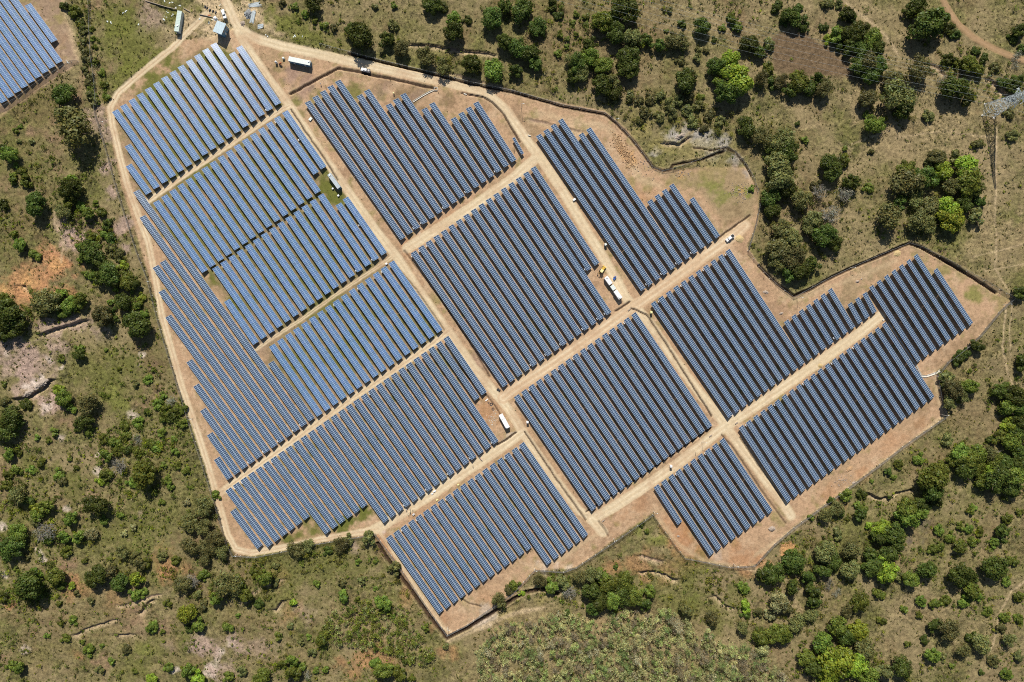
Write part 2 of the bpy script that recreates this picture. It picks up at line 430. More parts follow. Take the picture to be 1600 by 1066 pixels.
SPOTS = """red 95,420,34,.9 60,436,34,.8 20,444,26,.8 84,402,26,.8 100,460,26,.5 40,470,22,.5
orange 45,436,16,.6 90,415,14,.6 6,452,14,.6 118,376,9,.4
pink 112,378,24,.8 100,352,18,.5 170,262,16,.8 176,300,14,.8 190,352,16,.8 198,385,12,.8 165,210,14,.6 20,545,46,.7 62,568,34,.7 45,600,30,.8 70,630,24,.9 78,520,26,.7 124,510,26,.7 160,520,18,.5 10,580,20,.6 100,540,14,.5 235,28,24,.6 218,45,16,.5 150,190,20,.7
white 52,598,10,.9 64,590,8,.9 42,606,8,.8 70,638,9,.6 337,1035,16,.9 326,1048,12,.9 346,1020,10,.8 360,1006,9,.8 222,556,6,.8 216,572,4,.6 155,710,6,.8 152,737,6,.7 205,650,9,.7 95,686,10,.7 60,862,8,.8 66,876,6,.7 4,900,8,.8 4,824,9,.8 104,798,6,.7 76,560,6,.6 96,572,5,.6 38,1015,8,.6 272,1048,9,.8 12,555,6,.5
red 250,880,26,.5 262,898,22,.6 290,890,16,.5 15,945,9,.8 124,1028,10,.6 560,1035,30,.5 600,1030,30,.4 455,955,26,.3 430,910,24,.4 108,920,22,.35 130,915,20,.35 180,940,18,.3 690,1020,14,.5 705,1022,12,.5 1000,878,24,.6 1050,896,24,.4 955,888,16,.5 985,960,14,.35 940,975,14,.3
tan 360,20,50,.9 330,50,30,.8 300,30,22,.7 400,20,26,.8 430,45,22,.6 270,60,18,.4
grass 200,70,44,.8 180,30,34,.8 190,120,30,.8 225,110,26,.7 250,90,20,.6 270,20,14,.5 310,15,8,.5 320,30,9,.5 440,30,18,.9 425,15,16,.9 470,50,30,.7 500,70,24,.6 540,70,24,.5 255,125,30,.8 225,150,30,.8 280,100,24,.7 520,300,20,.95 528,312,16,.95 515,270,9,.7
grass 540,815,26,1 566,800,16,1 450,840,12,.9 490,828,16,.9 385,820,12,.8 370,800,8,.6 330,432,9,.8 340,440,9,.6 500,148,14,.5 548,140,14,.7 600,150,10,.6 470,180,10,.6 460,160,10,.6 500,230,7,.4
red 640,380,20,.5 700,350,20,.4 800,610,16,.3 760,640,26,.6 775,665,18,.5 740,590,14,.4 960,300,30,.35 1020,300,16,.4 1000,310,18,.4 1060,820,30,.6 1070,850,26,.7 1090,868,20,.6 1160,875,24,.6 1230,856,14,.8 1190,880,14,.6 650,800,24,.25 970,800,22,.35 1000,790,18,.4 600,850,16,.5 640,930,26,.4 760,940,20,.3 690,970,16,.4 1400,690,24,.4 1300,780,20,.4 1440,660,18,.5 1474,620,9,.6 1350,742,16,.5
brown 640,150,26,.6 700,165,22,.6 660,170,24,.6 760,165,18,.3 430,115,22,.35 470,120,20,.35 600,130,20,.3 1140,330,22,.5 1150,345,18,.5 1120,345,14,.5 1470,400,12,.6 1500,420,14,.5 1330,470,22,.3
straw 1340,160,34,.7 1400,212,56,.8 1290,245,44,.6 1520,240,40,.7 1250,175,28,.7 1470,190,40,.6 1562,390,70,.6 1552,310,50,.7 1440,395,24,.5 1350,420,20,.5 1330,455,28,.6 1380,420,24,.6 1350,20,26,.5 1400,70,18,.5 1560,30,40,.35 1250,10,30,.4 1180,20,40,.35 1100,15,40,.35 1300,330,20,.6 1330,350,20,.6 1360,390,30,.6 1240,345,16,.4 1095,1020,20,.6 950,990,40,.5 830,970,30,.6 1050,985,40,.5 760,970,30,.6 880,1000,40,.4 1130,1000,20,.5 780,1020,30,.4
straw 560,980,30,.25 640,20,40,.3 680,40,30,.35 1240,940,9,.8 1245,950,8,.8 1330,905,10,.6 1400,960,30,.4 1380,1010,20,.5 1440,1030,30,.3 1500,960,40,.3 1540,870,30,.35 1440,900,20,.4
grey 1050,210,14,.8 1095,214,14,.8 1130,226,12,.7 1024,240,10,.8 1150,250,14,.6 1166,270,10,.6 1072,200,14,.5 1110,240,18,.5
yellow 1000,205,20,.7 1030,228,20,.6 1012,290,16,.8 1100,262,36,.6 1060,280,20,.5 1475,425,14,.7 1520,460,18,.8 1500,430,14,.6 1340,412,16,.5 845,940,18,.9 790,960,14,.5 1550,465,10,.6
lime 1130,308,22,.7 1150,300,12,.8 1165,302,10,.9 1105,290,14,.5 1520,462,12,.5 1016,838,14,.7 1030,846,10,.7 1000,832,12,.6
orange 970,232,9,.7 980,244,10,.7 988,254,8,.7 1062,272,9,.6 1230,855,10,.6 1158,300,9,.5
stony 1420,838,22,.9 1408,855,14,.6 1440,820,14,.5
olive 440,890,40,.6 520,880,44,.7 450,930,20,.7 420,945,30,.6 560,885,24,.6 1080,900,40,.6 1100,940,40,.7 1060,930,30,.6 1120,965,30,.7 1150,930,24,.6 170,610,50,.7 150,570,40,.6 190,830,44,.7 120,760,30,.8 80,740,24,.7 40,720,20,.7 220,830,24,.6 300,1005,34,.7 240,1015,30,.7 200,1050,30,.6 230,880,20,.5 270,700,40,.5 290,790,40,.5 60,180,40,.4 30,240,40,.4 120,230,40,.5 200,580,30,.6
lime 180,630,20,.45 175,615,14,.4 225,1015,16,.4 1085,935,14,.3
brown 60,160,60,.4 40,350,40,.5 30,400,30,.5 900,60,80,.4 820,200,30,.3 1000,40,60,.35 1500,560,60,.3 1440,640,40,.3 1520,650,40,.3 1300,950,40,.2 1400,880,30,.4 1270,830,24,.4 300,870,40,.4 180,960,60,.35 80,1000,60,.3 380,980,40,.4 1010,868,26,.4
pink 1150,262,10,.4 1010,258,9,.5 410,1010,24,.4 315,1010,24,.7 350,1040,24,.6 370,1010,18,.6 330,1020,26,.6 555,855,12,.6 220,805,6,.4 480,960,20,.3 265,1010,12,.3
purple 452,122,16,.7 480,128,14,.6 470,145,12,.6 600,140,16,.4 655,152,14,.4 745,560,20,.5 700,620,20,.4 1460,590,10,.5 290,330,30,.35 250,340,26,.35 330,300,26,.3
white 1150,648,8,.9 1142,655,7,.7 800,680,6,.7 938,808,7,.8 1005,766,6,.4 660,372,6,.6 598,826,6,.6 655,365,5,.5
white 762,960,16,.45 745,972,12,.45 870,882,12,.6 850,884,12,.6 890,886,10,.5 1120,870,10,.3"""
WOOD = pts("742,1090 752,1010 775,985 800,975 840,968 868,955 900,962 935,972 958,966 980,950 1010,955 1040,955 1072,972 1105,985 1130,1005 1170,1008 1195,1025 1225,1050 1250,1090")
BUSHY = pts("512,962 540,945 575,935 600,938 636,950 652,985 668,1008 684,1020 662,1040 632,1035 610,1022 560,1012 520,1008 496,1000")
FIELD = pts("1206,58 1225,48 1262,54 1292,74 1326,100 1333,128 1300,118 1250,119 1208,112")
TRI = pts("1020,806 1066,868 1040,880 960,852 985,830")

def ground_fields(x, y):
    """x, y world metres -> height, albedo (n,3), road mask, ruggedness"""
    px = 800 + x / S; py = 533 - y / S
    wx = px + 5 * fbm(px, py, 26, 3) + 1.6 * fbm(px, py, 6, 5, 2)
    wy = py + 5 * fbm(px, py, 26, 4) + 1.6 * fbm(px, py, 6, 6, 2)
    ex = px + .8 * fbm(px, py, 7, 8, 3); ey = py + .8 * fbm(px, py, 7, 9, 3)
    n1 = fbm(px, py, 120, 21); n2 = fbm(px, py, 34, 22); n3 = fbm(px, py, 9, 23, 3); n4 = fbm(px, py, 3.2, 24, 2); n5 = fbm(px, py, 22, 25, 4)
    def lerp(a, col, k):
        return a + (np.array(col) - a) * np.clip(k, 0, 1)[:, None]
    alb = np.tile(np.array(COL["dry"]), (x.size, 1))
    left = np.clip((900 - px) / 900, 0, 1) * .35
    alb = lerp(alb, COL["olive"], np.clip(.42 + left + .9 * n2 + .7 * n1 + .5 * n3, 0, 1) * .85)
    alb = lerp(alb, COL["brown"], np.clip(.9 * fbm(px, py, 60, 31) + .6 * fbm(px, py, 8, 32) - .05, 0, .7))
    alb = lerp(alb, COL["straw"], np.clip(.8 * fbm(px, py, 48, 33) + .8 * fbm(px, py, 5, 34) - .25, 0, .5))
    alb = lerp(alb, (.235, .150, .095), np.clip(1.2 * fbm(px, py, 52, 35) + .8 * n3 - .10, 0, .8) * np.clip((700 - px) / 500, .2, 1))
    alb = lerp(alb, (.062, .058, .026), np.clip(1.3 * fbm(px, py, 7, 36) + .8 * n2 - .25, 0, .7))
    site = np.maximum(poly_soft(ex, ey, SITE, 2.0), poly_soft(wx, wy, YARD, 3.0))
    rugged = np.clip(.75 + .5 * n2, .3, 1.0)
    big = site * .97
    alb = lerp(alb, COL["site"], big)
    alb = lerp(alb, COL["yard"], poly_soft(wx, wy, YARD, 4.0) * .9)
    rugged = rugged * (1 - site) + .30 * site
    si = site * np.clip(.5 + .9 * n2, 0, 1)
    alb = lerp(alb, COL["straw"], si * np.clip(.5 + n3, 0, 1) * .6)
    alb = lerp(alb, (.30, .19, .115), site * np.clip(1.3 * fbm(px, py, 30, 37) + .9 * n3 - .08, 0, .75))
    alb = lerp(alb, (.50, .36, .23), site * np.clip(1.2 * fbm(px, py, 18, 38) + .5 * n4 - .12, 0, .6))
    alb = lerp(alb, COL["yellow"], site * np.clip(1.4 * fbm(px, py, 26, 39) + 1.0 * n3 - .35, 0, .75))
    pad = poly_soft(wx, wy, pts("1040,270 1160,262 1182,300 1178,335 1130,350 1095,300 1050,285"), 6)
    alb = lerp(alb, COL["straw"], pad * .75)
    # grass between the rows of the older blocks
    old = poly_soft(wx, wy, pts("180,180 340,62 440,150 520,262 620,400 700,515 490,655 400,545 320,425 215,310"), 6)
    gk = old * np.clip(.48 + 1.2 * fbm(px, py, 40, 41) + .7 * n3, 0, 1)
    alb = lerp(alb, np.array((.20, .155, .09)), old * .55)
    alb = lerp(alb, COL["grass"], gk * .9)
    alb = lerp(alb, COL["purple"], old * np.clip(.9 * fbm(px, py, 50, 43) + .5 * n3 - .1, 0, .6))
    mid = poly_soft(wx, wy, pts("360,760 500,665 690,530 770,640 600,820 520,840 400,860"), 6)
    alb = lerp(alb, COL["grass"], mid * np.clip(1.2 * fbm(px, py, 44, 44) + .6 * n3 - .05, 0, .8))
    low = poly_soft(wx, wy, pts("605,840 815,690 915,840 690,955"), 6)
    alb = lerp(alb, COL["grass"], low * np.clip(1.1 * fbm(px, py, 36, 46) + .6 * n3 - .2, 0, .6))
    # patches
    for line in SPOTS.splitlines():
        key, *items = line.split()
        for it in items:
            sx, sy, r, k = (float(t) for t in it.split(","))
            q = np.abs(px - sx) < r * 2.2
            q &= np.abs(py - sy) < r * 2.2
            if not q.any(): continue
            d = np.sqrt((wx[q] - sx) ** 2 + (wy[q] - sy) ** 2) / r
            mk = np.clip((1.05 - d) * 1.5 + 1.5 * n5[q] + .8 * n3[q] + .3 * n4[q], 0, 1) * np.clip(2.2 - d, 0, 1) * k
            alb[q] = lerp(alb[q], COL[key], mk)
    fm = poly_soft(wx, wy, FIELD, 3)
    alb = lerp(alb, COL["field"], fm * .95)
    rows = .5 + .5 * np.sin((px * .18 + py * 1.0) * 1.9)
    alb = lerp(alb, COL["brown"], fm * rows * .35)
    wood = poly_soft(wx, wy, WOOD, 8)
    alb = lerp(alb, COL["straw"], wood * np.clip(.45 + n3, 0, .8))
    alb = lerp(alb, COL["straw"], poly_soft(wx, wy, BUSHY, 8) * np.clip(.4 + n3, 0, .6))
    tri = poly_soft(ex, ey, TRI, 2)
    for s, w, k in FAINT:
        d = seg_dist(wx * .35 + px * .65, wy * .35 + py * .65, pts(s))
        alb = lerp(alb, COL["tan"], np.clip(1.25 - d / w + .5 * n3, 0, 1) * k)
    # dirt roads, with paler wheel lines
    road = np.zeros(x.size)
    for s, w in ROADS:
        d = seg_dist(ex, ey, pts(s))
        mk = np.clip((w - d) / 1.6 + .5 + .25 * n3, 0, 1)
        road = np.maximum(road, mk)
        tr = np.exp(-((d - w * .42) / (w * .2)) ** 2)
        col = np.array(COL["road"]) if w < 9 else np.array((.56, .40, .25))
        if s.startswith("1466"): col = np.array((.33, .215, .115))
        grassy = w < 4
        kk = mk * (.92 + .12 * n3)
        if grassy:
            kk = mk * np.clip(tr * 1.3 + .25, 0, 1)
        k2 = np.clip(kk, 0, 1)
        alb = lerp(alb, col * .94, k2)
        alb = lerp(alb, np.array((.72, .61, .43)), mk * tr * (0 if s.startswith('1466') else .6 if w >= 4 else .2) * np.clip(.7 + n2, 0, 1))
        if 4 < w < 7:   # a greener or redder crown between the wheels
            alb = lerp(alb, COL["site"], mk * np.exp(-(d / (w * .25)) ** 2) * .45)
    alb = lerp(alb, COL["site"], road * np.clip(.9 * fbm(px, py, 30, 61) + .3 * n3, 0, .55))
    rugged = rugged * (1 - road) + .10 * road
    # relief
    z = (1 - site) * (1 - road) * (.8 * fbm(px, py, 60, 51) + .40 * fbm(px, py, 14, 52, 3) * (.5 + .8 * rugged) + .13 * n4)
    z += site * (1 - road) * .05 * n3 + site * .02 * n4
    for s, drop in SCARP:
        line = pts(s)
        d = seg_dist(wx * .5 + px * .5, wy * .5 + py * .5, line)
        q = d < 26
        if not q.any(): continue
        xs = np.array([p[0] for p in line]); ys = np.array([p[1] for p in line])
        o = np.argsort(xs)
        yl = np.interp(px[q], xs[o], ys[o])
        below = np.clip((py[q] + 2.2 * n3[q] - yl) / 1.8 + .5, 0, 1)
        k = below * np.exp(-d[q] / 9)
        z[q] -= drop * k
        z[q] += .35 * drop * (1 - below) * np.exp(-d[q] / 6)
        face = np.clip(1.3 - np.abs(d[q] - .8) / 2.2, 0, 1) * below
        alb[q] = lerp(alb[q], COL["purple"], face * .7)
        alb[q] = lerp(alb[q], COL["tan"], np.exp(-((d[q] - 4) / 3) ** 2) * below * .5)
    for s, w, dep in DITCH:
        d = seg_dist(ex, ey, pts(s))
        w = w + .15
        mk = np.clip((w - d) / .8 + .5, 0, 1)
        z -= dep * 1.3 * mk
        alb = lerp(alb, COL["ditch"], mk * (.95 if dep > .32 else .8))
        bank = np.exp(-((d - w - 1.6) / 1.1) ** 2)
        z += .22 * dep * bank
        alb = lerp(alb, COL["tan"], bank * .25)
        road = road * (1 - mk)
    return z, np.clip(alb, .01, .9), road, np.clip(rugged, 0, 1)

def axis(half, step, outer):
    n = int(round(half * 2 / step))
    inner = np.linspace(-half, half, n + 1)
    return np.concatenate([-np.array(outer[::-1]), inner, np.array(outer)])

OUT = [340, 380, 440, 540, 700, 1000, 1600, 3000]
gx = axis(306, 0.55, OUT); gy = axis(208, 0.55, [230, 260, 310, 400] + OUT[4:])
XX, YY = np.meshgrid(gx, gy)
gz, galb, groad, grug = ground_fields(XX.ravel(), YY.ravel())
edge = (np.abs(XX.ravel()) > 306.5) | (np.abs(YY.ravel()) > 208.5)
groad[edge & (groad < 0.999)] = 0
ZZ = gz.reshape(XX.shape)

def ground_z(x, y):
    i = min(max(np.searchsorted(gx, x) - 1, 0), len(gx) - 2); j = min(max(np.searchsorted(gy, y) - 1, 0), len(gy) - 2)
    return float(ZZ[j:j + 2, i:i + 2].mean())

def sheet(name, facemask, mat):
    ny, nx = XX.shape
    idx = np.arange(nx * ny).reshape(ny, nx)
    quads = np.stack([idx[:-1, :-1], idx[:-1, 1:], idx[1:, 1:], idx[1:, :-1]], -1).reshape(-1, 4)
    quads = quads[facemask.ravel()]
    used = np.unique(quads)
    remap = np.full(nx * ny, -1, np.int64); remap[used] = np.arange(used.size)
    quads = remap[quads]
    me = bpy.data.meshes.new(name)
    me.vertices.add(used.size)
    co = np.stack([XX.ravel()[used], YY.ravel()[used], gz[used]], -1)
    me.vertices.foreach_set("co", co.astype(np.float32).ravel())
    me.loops.add(quads.size)
    me.loops.foreach_set("vertex_index", quads.astype(np.int32).ravel())
    me.polygons.add(len(quads))
    me.polygons.foreach_set("loop_start", np.arange(0, quads.size, 4, dtype=np.int32))
    me.polygons.foreach_set("loop_total", np.full(len(quads), 4, np.int32))
    me.polygons.foreach_set("use_smooth", np.ones(len(quads), bool))
    me.update(calc_edges=True)
    a = me.attributes.new("albedo", "FLOAT_COLOR", "POINT")
    a.data.foreach_set("color", np.concatenate([galb[used], np.ones((used.size, 1))], 1).astype(np.float32).ravel())
    r = me.attributes.new("rugged", "FLOAT", "POINT")
    r.data.foreach_set("value", grug[used].astype(np.float32))
    o = link_mesh(name, me, [mat])
    return tag(o, kind="structure")

fr = groad.reshape(XX.shape)
fr = .25 * (fr[:-1, :-1] + fr[1:, :-1] + fr[:-1, 1:] + fr[1:, 1:])
rmask = fr > .5
sheet("ground", ~rmask, M["ground"])
sheet("dirt_road", rmask, M["road"])

# ---------------------------------------------------------------- solar panel rows
W_T, TILT, ZC = 3.42, math.radians(21), 1.95
LIGHT_TILT = math.radians(15)
# block: row count, light?, (first index, point, last index, point) runs for the upper and the lower row ends, boxes at upper / lower ends
BLOCKS = [
 ("A", 17, 1, "0,200.9,258;1,199.2,226.8;2,179.5,173,14,333.2,68.6;15,362,82.8;16,373.4,73", "0,232.6,301.9,16,434.9,162.7", [], [15]),
 ("B", 17, 1, "0,243.6,314.9,16,445,174.5", "0,320.3,424,14,497,300.5;15,494,270.7;16,505.8,262.3", [15], []),
 ("C", 17, 1, "0,354.4,469.6;1,336,417.8,14,500.7,304.5;15,528.6,318.9;16,539.6,309.6", "0,400,536.3,16,600.4,396.8", [], [15, 13]),
 ("D", 16, 1, "0,424.6,539.6,15,611.3,409.5", "0,499.9,648.5,15,687.4,518", [8, 11, 14], []),
 ("E", 12, 0, "0,338.7,716.2;1,327.7,677.9,4,295.6,563.9;5,262.7,494.1;6,252.2,454.4;7,242.9,416.4;8,254.2,408.5;9,222.5,338.2;10,212.7,298.5;11,423.1,566.4", "0,359.5,747.4,11,487.3,655.9", [], [3, 5, 7, 9, 10]),
 ("F", 31, 0, "0,364,797.2;1,356.4,764.3,30,696.7,527.3", "0,406.3,854.6;1,422.3,852.1,6,479.7,809.9;7,512.6,831.8,12,570,791.3;13,603.6,814.1,28,775,691.7;29,745.7,623.3;30,756.7,614.9", [2, 3, 6, 7, 20, 25], [16, 19, 22, 25, 28]),
 ("G", 17, 0, "0,480.3,159,4,527.5,126.4;5,561.3,148.8;6,572.8,141.2;7,606.6,163.2,9,629.4,147.1;10,662.6,169.9;11,674.4,161.5;12,708,184.6,15,743.3,160.2;16,802.4,215.3", "0,629.7,372.6,15,803.2,251.6;16,816.7,240.6", [], [2, 3, 6, 9, 13]),
 ("H", 17, 0, "0,645.7,393.7,16,832.8,261.7", "0,789.7,602.4,14,951.8,490.1;15,921,421;16,933,413", [0, 1, 2], [4, 6, 8, 11, 13, 14, 15]),
 ("I", 17, 0, "0,806.6,618.5,16,989.8,490.1", "0,928.2,795.9,16,1109.4,667.5", [2, 6, 8, 10, 13, 15], []),
 ("J", 19, 0, "0,607,838.6,18,814.7,693.4", "0,689.5,956.1,12,827.1,858.1;13,858.3,880,18,915.3,838", [2, 4, 8, 12, 16, 18], []),
 ("K", 11, 0, "0,841.1,211.2,3,875.3,187.1;4,907.4,209.2;5,919.5,201.1;6,1014.7,313.4,9,1048.8,288.8;10,1080.7,310.2", "0,1005.2,452.4,10,1121.9,370.4", [], [1, 3, 5, 7]),
 ("L", 21, 0, "0,1020.3,472.5,10,1136.8,391.1;11,1228.2,501.3,17,1296.5,452.1;18,1327.7,474.2,20,1350.8,458.1", "0,1141.6,650.4,20,1366.8,488.3", [1, 4, 7, 10], [15]),
 ("M", 21, 0, "0,1157.6,666.5,20,1380.9,505.3", "0,1233.5,782.5,20,1457.1,622.1", [1, 5, 9, 13, 16], []),
 ("N", 10, 0, "0,1025.1,759.3,9,1127.5,686.8", "0,1062.3,817.6;1,1112.5,865.8,9,1203.9,800.5", [3, 7], []),
 ("O", 8, 0, "0,1361.1,447.3,6,1430.4,398.8;7,1461.6,421.1", "0,1436.5,563.8,7,1517.8,506.5", [], []),
 ("P", 10, 1, "0,-140,-44,8,-52,-102;9,43.2,7", "0,6.5,159,8,93,97.5;9,85,64.5", [], []),
]
BLOCK_WORDS = dict(
    A="the topmost light blue block beside the shed", B="the second light blue block from the top", C="the light blue block above the grassy track",
    D="the lowest light blue block", E="the dark block along the left track", F="the long dark lower left block",
    G="the dark block below the upper-road pickup", H="the dark block left of the loader", I="the dark block right of the cabin pair",
    J="the lowest block above the ditch corner", K="the dark block left of the sand pile", L="the stepped block right of the cream toilet",
    M="the long lower right block", N="the smallest dark block", O="the far right block inside the fence",
    P="the light blue top left corner block")
ORD = ["", "first", "second", "third", "fourth", "fifth", "sixth", "seventh", "eighth", "ninth", "tenth", "eleventh", "twelfth", "thirteenth",
       "fourteenth", "fifteenth", "sixteenth", "seventeenth", "eighteenth", "nineteenth", "twentieth"]

def runs(s):
    out = {}
    for part in s.split(";"):
        a = [float(t) for t in part.split(",")]
        if len(a) == 3:
            out[int(a[0])] = (a[1], a[2])
        else:
            i0, i1 = int(a[0]), int(a[3])
            for i in range(i0, i1 + 1):
                t = (i - i0) / (i1 - i0)
                out[i] = (a[1] + t * (a[4] - a[1]), a[2] + t * (a[5] - a[2]))
    return out

rr = random.Random(3)
def panel_row(T, B, light, width, top_box, bottom_box):
    T, B = Vector(T), Vector(B)
    T.z = B.z = 0
    mid = (T + B) / 2
    d = (B - T); L = d.length; d.normalize()
    p = Vector((d.y, -d.x, 0))                      # towards the high edge
    t0 = LIGHT_TILT if light else TILT
    root = empty("solar_panel_row", mid)
    pan, fr_ = MB(), MB()
    uvs = []
    n = max(1, round(L / 24.0)); seg = L / n
    hw = width / 2
    modules = 2 if width > 2 else 1
    for k in range(n):
        a = -L / 2 + k * seg + (.04 if k else 0); b_ = -L / 2 + (k + 1) * seg - (.04 if k < n - 1 else 0)
        tl = t0 + math.radians(rr.uniform(-.5, .5)); zc = ZC + rr.uniform(-.04, .04)
        sl = p * math.cos(tl) + Vector((0, 0, math.sin(tl))); nm = Vector((0, 0, 1)) * math.cos(tl) - p * math.sin(tl)
        za = zc + rr.uniform(-.03, .03); zb = zc + rr.uniform(-.03, .03)
        lo0 = d * a - sl * hw + Vector((0, 0, za)); hi0 = d * a + sl * hw + Vector((0, 0, za))
        lo1 = d * b_ - sl * hw + Vector((0, 0, zb)); hi1 = d * b_ + sl * hw + Vector((0, 0, zb))
        th = nm * .045
        cnt = round((b_ - a) / 1.0)
        off = k * 40
        base = len(pan.v)
        pan.v += [tuple(q) for q in (lo0, lo1, hi1, hi0, lo0 - th, lo1 - th, hi1 - th, hi0 - th)]
        for q, mi in (((0, 1, 2, 3), 0), ((7, 6, 5, 4), 1), ((4, 5, 1, 0), 1), ((5, 6, 2, 1), 1), ((6, 7, 3, 2), 1), ((7, 4, 0, 3), 1)):
            pan.f.append(tuple(base + i for i in q)); pan.m.append(mi)
            if mi == 0:
                uvs += [(off, 0), (off + cnt, 0), (off + cnt, modules), (off, modules)]
            else:
                uvs += [(.5, .5)] * 4
        for side in (-.3, .3):
            q0 = d * a + sl * (side * width) - nm * .13 + Vector((0, 0, za)); q1 = d * b_ + sl * (side * width) - nm * .13 + Vector((0, 0, zb))
            fr_.bar(q0, q1, .09, 0)
        m_ = max(2, int((b_ - a) / 4.2))
        for i in range(m_ + 1):
            c = d * (a + .4 + (b_ - a - .8) * i / m_)
            fr_.bar(c + sl * (-.42 * width) - nm * .2 + Vector((0, 0, zc)), c + sl * (.42 * width) - nm * .2 + Vector((0, 0, zc)), .07, 0)
            for side in (-.3, .3):
                top = c + sl * (side * width) - nm * .2 + Vector((0, 0, zc))
                fr_.bar((top.x, top.y, -.15), top, .10, 0)
    me = pan.mesh("panel_surface")
    uvl = me.uv_layers.new(name="UVMap")
    flat = [c for q in uvs for c in q]
    uvl.data.foreach_set("uv", flat)
    link_mesh("panel_surface", me, [M["light_panel"] if light else M["dark_panel"], M["back"]], root)
    fr_.build("support_frame", M["steel"], root)
    for on, sgn in ((top_box, -1), (bottom_box, 1)):
        if not on: continue
        c = d * (sgn * (L / 2 - 1.4)) + p * (width * .5 + .28)
        bx = MB()
        ang = math.atan2(d.y, d.x)
        bx.box((c.x, c.y, 1.15), (.95, .45, .85), 0, ang)
        bx.box((c.x, c.y, 1.62), (1.15, .65, .05), 0, ang)
        for s_ in (-.4, .4):
            q = c + d * s_
            bx.bar((q.x, q.y, -.1), (q.x, q.y, .8), .08, 1)
        bo = bx.build("inverter_box", [M["white"], M["steel"]], root)
        bo["label"] = "white inverter box at the %s end of the row" % ("upper" if sgn < 0 else "lower")
    return root

for key, n, light, tops, bots, tb, bb in BLOCKS:
    tp, bt = runs(tops), runs(bots)
    for i in range(n):
        width = 1.75 if (key == "G" and i == 16) else W_T
        root = panel_row(P(*tp[i], ZC), P(*bt[i], ZC), light, width, i in tb, i in bb)
        if width < 2:
            lab = "very short narrow panel row beside the bend of the main road"
        else:
            if i < (n + 1) // 2:
                pos = "%s panel row from the left in " % ORD[i + 1]
            else:
                pos = "%s panel row from the right in " % ORD[n - i] if key != "G" else "%s wide panel row from the right in " % ORD[n - 1 - i]
            if pos.startswith("first"): pos = pos.replace("first panel row from the left", "leftmost panel row").replace("first panel row from the right", "rightmost panel row").replace("first wide panel row from the right", "rightmost wide panel row")
            lab = pos + BLOCK_WORDS[key]
        tag(root, lab, "solar panels", "rows of solar panels")
# ---------------------------------------------------------------- vegetation
def leaf_quads(rng, cen, nrm, size, tint):
    """leaf-clump faces: centres (n,3), facing normals, sizes (n,), tint (n,3)"""
    n = len(cen)
    nrm = nrm / (np.linalg.norm(nrm, axis=1, keepdims=True) + 1e-9)
    r = rng.normal(size=(n, 3))
    a = np.cross(nrm, r); a /= np.linalg.norm(a, axis=1, keepdims=True) + 1e-9
    b = np.cross(nrm, a)
    w = size[:, None] * rng.uniform(.7, 1.2, (n, 1)); h = size[:, None] * rng.uniform(.45, .9, (n, 1))
    bend = nrm * size[:, None] * rng.uniform(-.25, .1, (n, 1))
    v = np.stack([cen - a * w, cen - b * h + bend, cen + a * w, cen + b * h + bend], 1)
    return v.reshape(-1, 3), np.repeat(tint, 4, axis=0)

def quads_mesh(name, v, tint, extra=None):
    nq = len(v) // 4
    me = bpy.data.meshes.new(name)
    nv = len(v)
    me.vertices.add(nv)
    me.vertices.foreach_set("co", v.astype(np.float32).ravel())
    me.loops.add(nq * 4)
    me.loops.foreach_set("vertex_index", np.arange(nq * 4, dtype=np.int32))
    me.polygons.add(nq)
    me.polygons.foreach_set("loop_start", np.arange(0, nq * 4, 4, dtype=np.int32))
    me.polygons.foreach_set("loop_total", np.full(nq, 4, np.int32))
    me.update(calc_edges=True)
    at = me.attributes.new("tint", "FLOAT_COLOR", "POINT")
    at.data.foreach_set("color", np.concatenate([tint, np.ones((nv, 1))], 1).astype(np.float32).ravel())
    return me

def crown_points(rng, n_blob, n_leaf, leaf, flat=1.0, loose=0.0):
    bl = []
    lop = rng.uniform(.75, 1.0, 2)
    for i in range(n_blob):
        r = math.sqrt(rng.uniform(0, 1)) * .78; t = rng.uniform(0, 2 * math.pi)
        x, y = r * math.cos(t) * lop[0], r * math.sin(t) * lop[1]
        dome = math.sqrt(max(.05, 1 - (r / .95) ** 2))
        z = .42 + flat * dome * rng.uniform(.15, .62)
        bl.append((x, y, z, rng.uniform(.20, .36) * (1.1 - .3 * r)))
    bl.append((0, 0, .5, .42))
    bl = np.array(bl)
    w = bl[:, 3] ** 2; w /= w.sum()
    k = rng.choice(len(bl), n_leaf, p=w)
    d = rng.normal(size=(n_leaf, 3)); d /= np.linalg.norm(d, axis=1, keepdims=True)
    flip = (d[:, 2] < -.35) & (rng.uniform(size=n_leaf) < .6)
    d[flip, 2] *= -1
    rad = bl[k, 3] * (1 + loose * rng.normal(size=n_leaf) * .35) * rng.uniform(.72, 1.10, n_leaf)
    c = bl[k, :3] + d * rad[:, None] * np.array([1, 1, .85])
    nr = d + rng.normal(size=(n_leaf, 3)) * .38 + np.array([0, 0, .30])
    blobt = rng.uniform(.70, 1.35, len(bl))[k]
    val = blobt * rng.uniform(.72, 1.28, n_leaf)
    hue = rng.normal(size=n_leaf) * .10
    tint = np.stack([val * (1 + hue), val, val * (1 - hue)], 1)
    return c, nr, np.full(n_leaf, leaf) * rng.uniform(.7, 1.3, n_leaf), tint

def crown_mesh(name, seed, n_blob, n_leaf, leaf, flat=1.0, loose=0.0):
    rng = np.random.default_rng(seed)
    v, t = leaf_quads(rng, *crown_points(rng, n_blob, n_leaf, leaf, flat, loose))
    return quads_mesh(name, v, t)

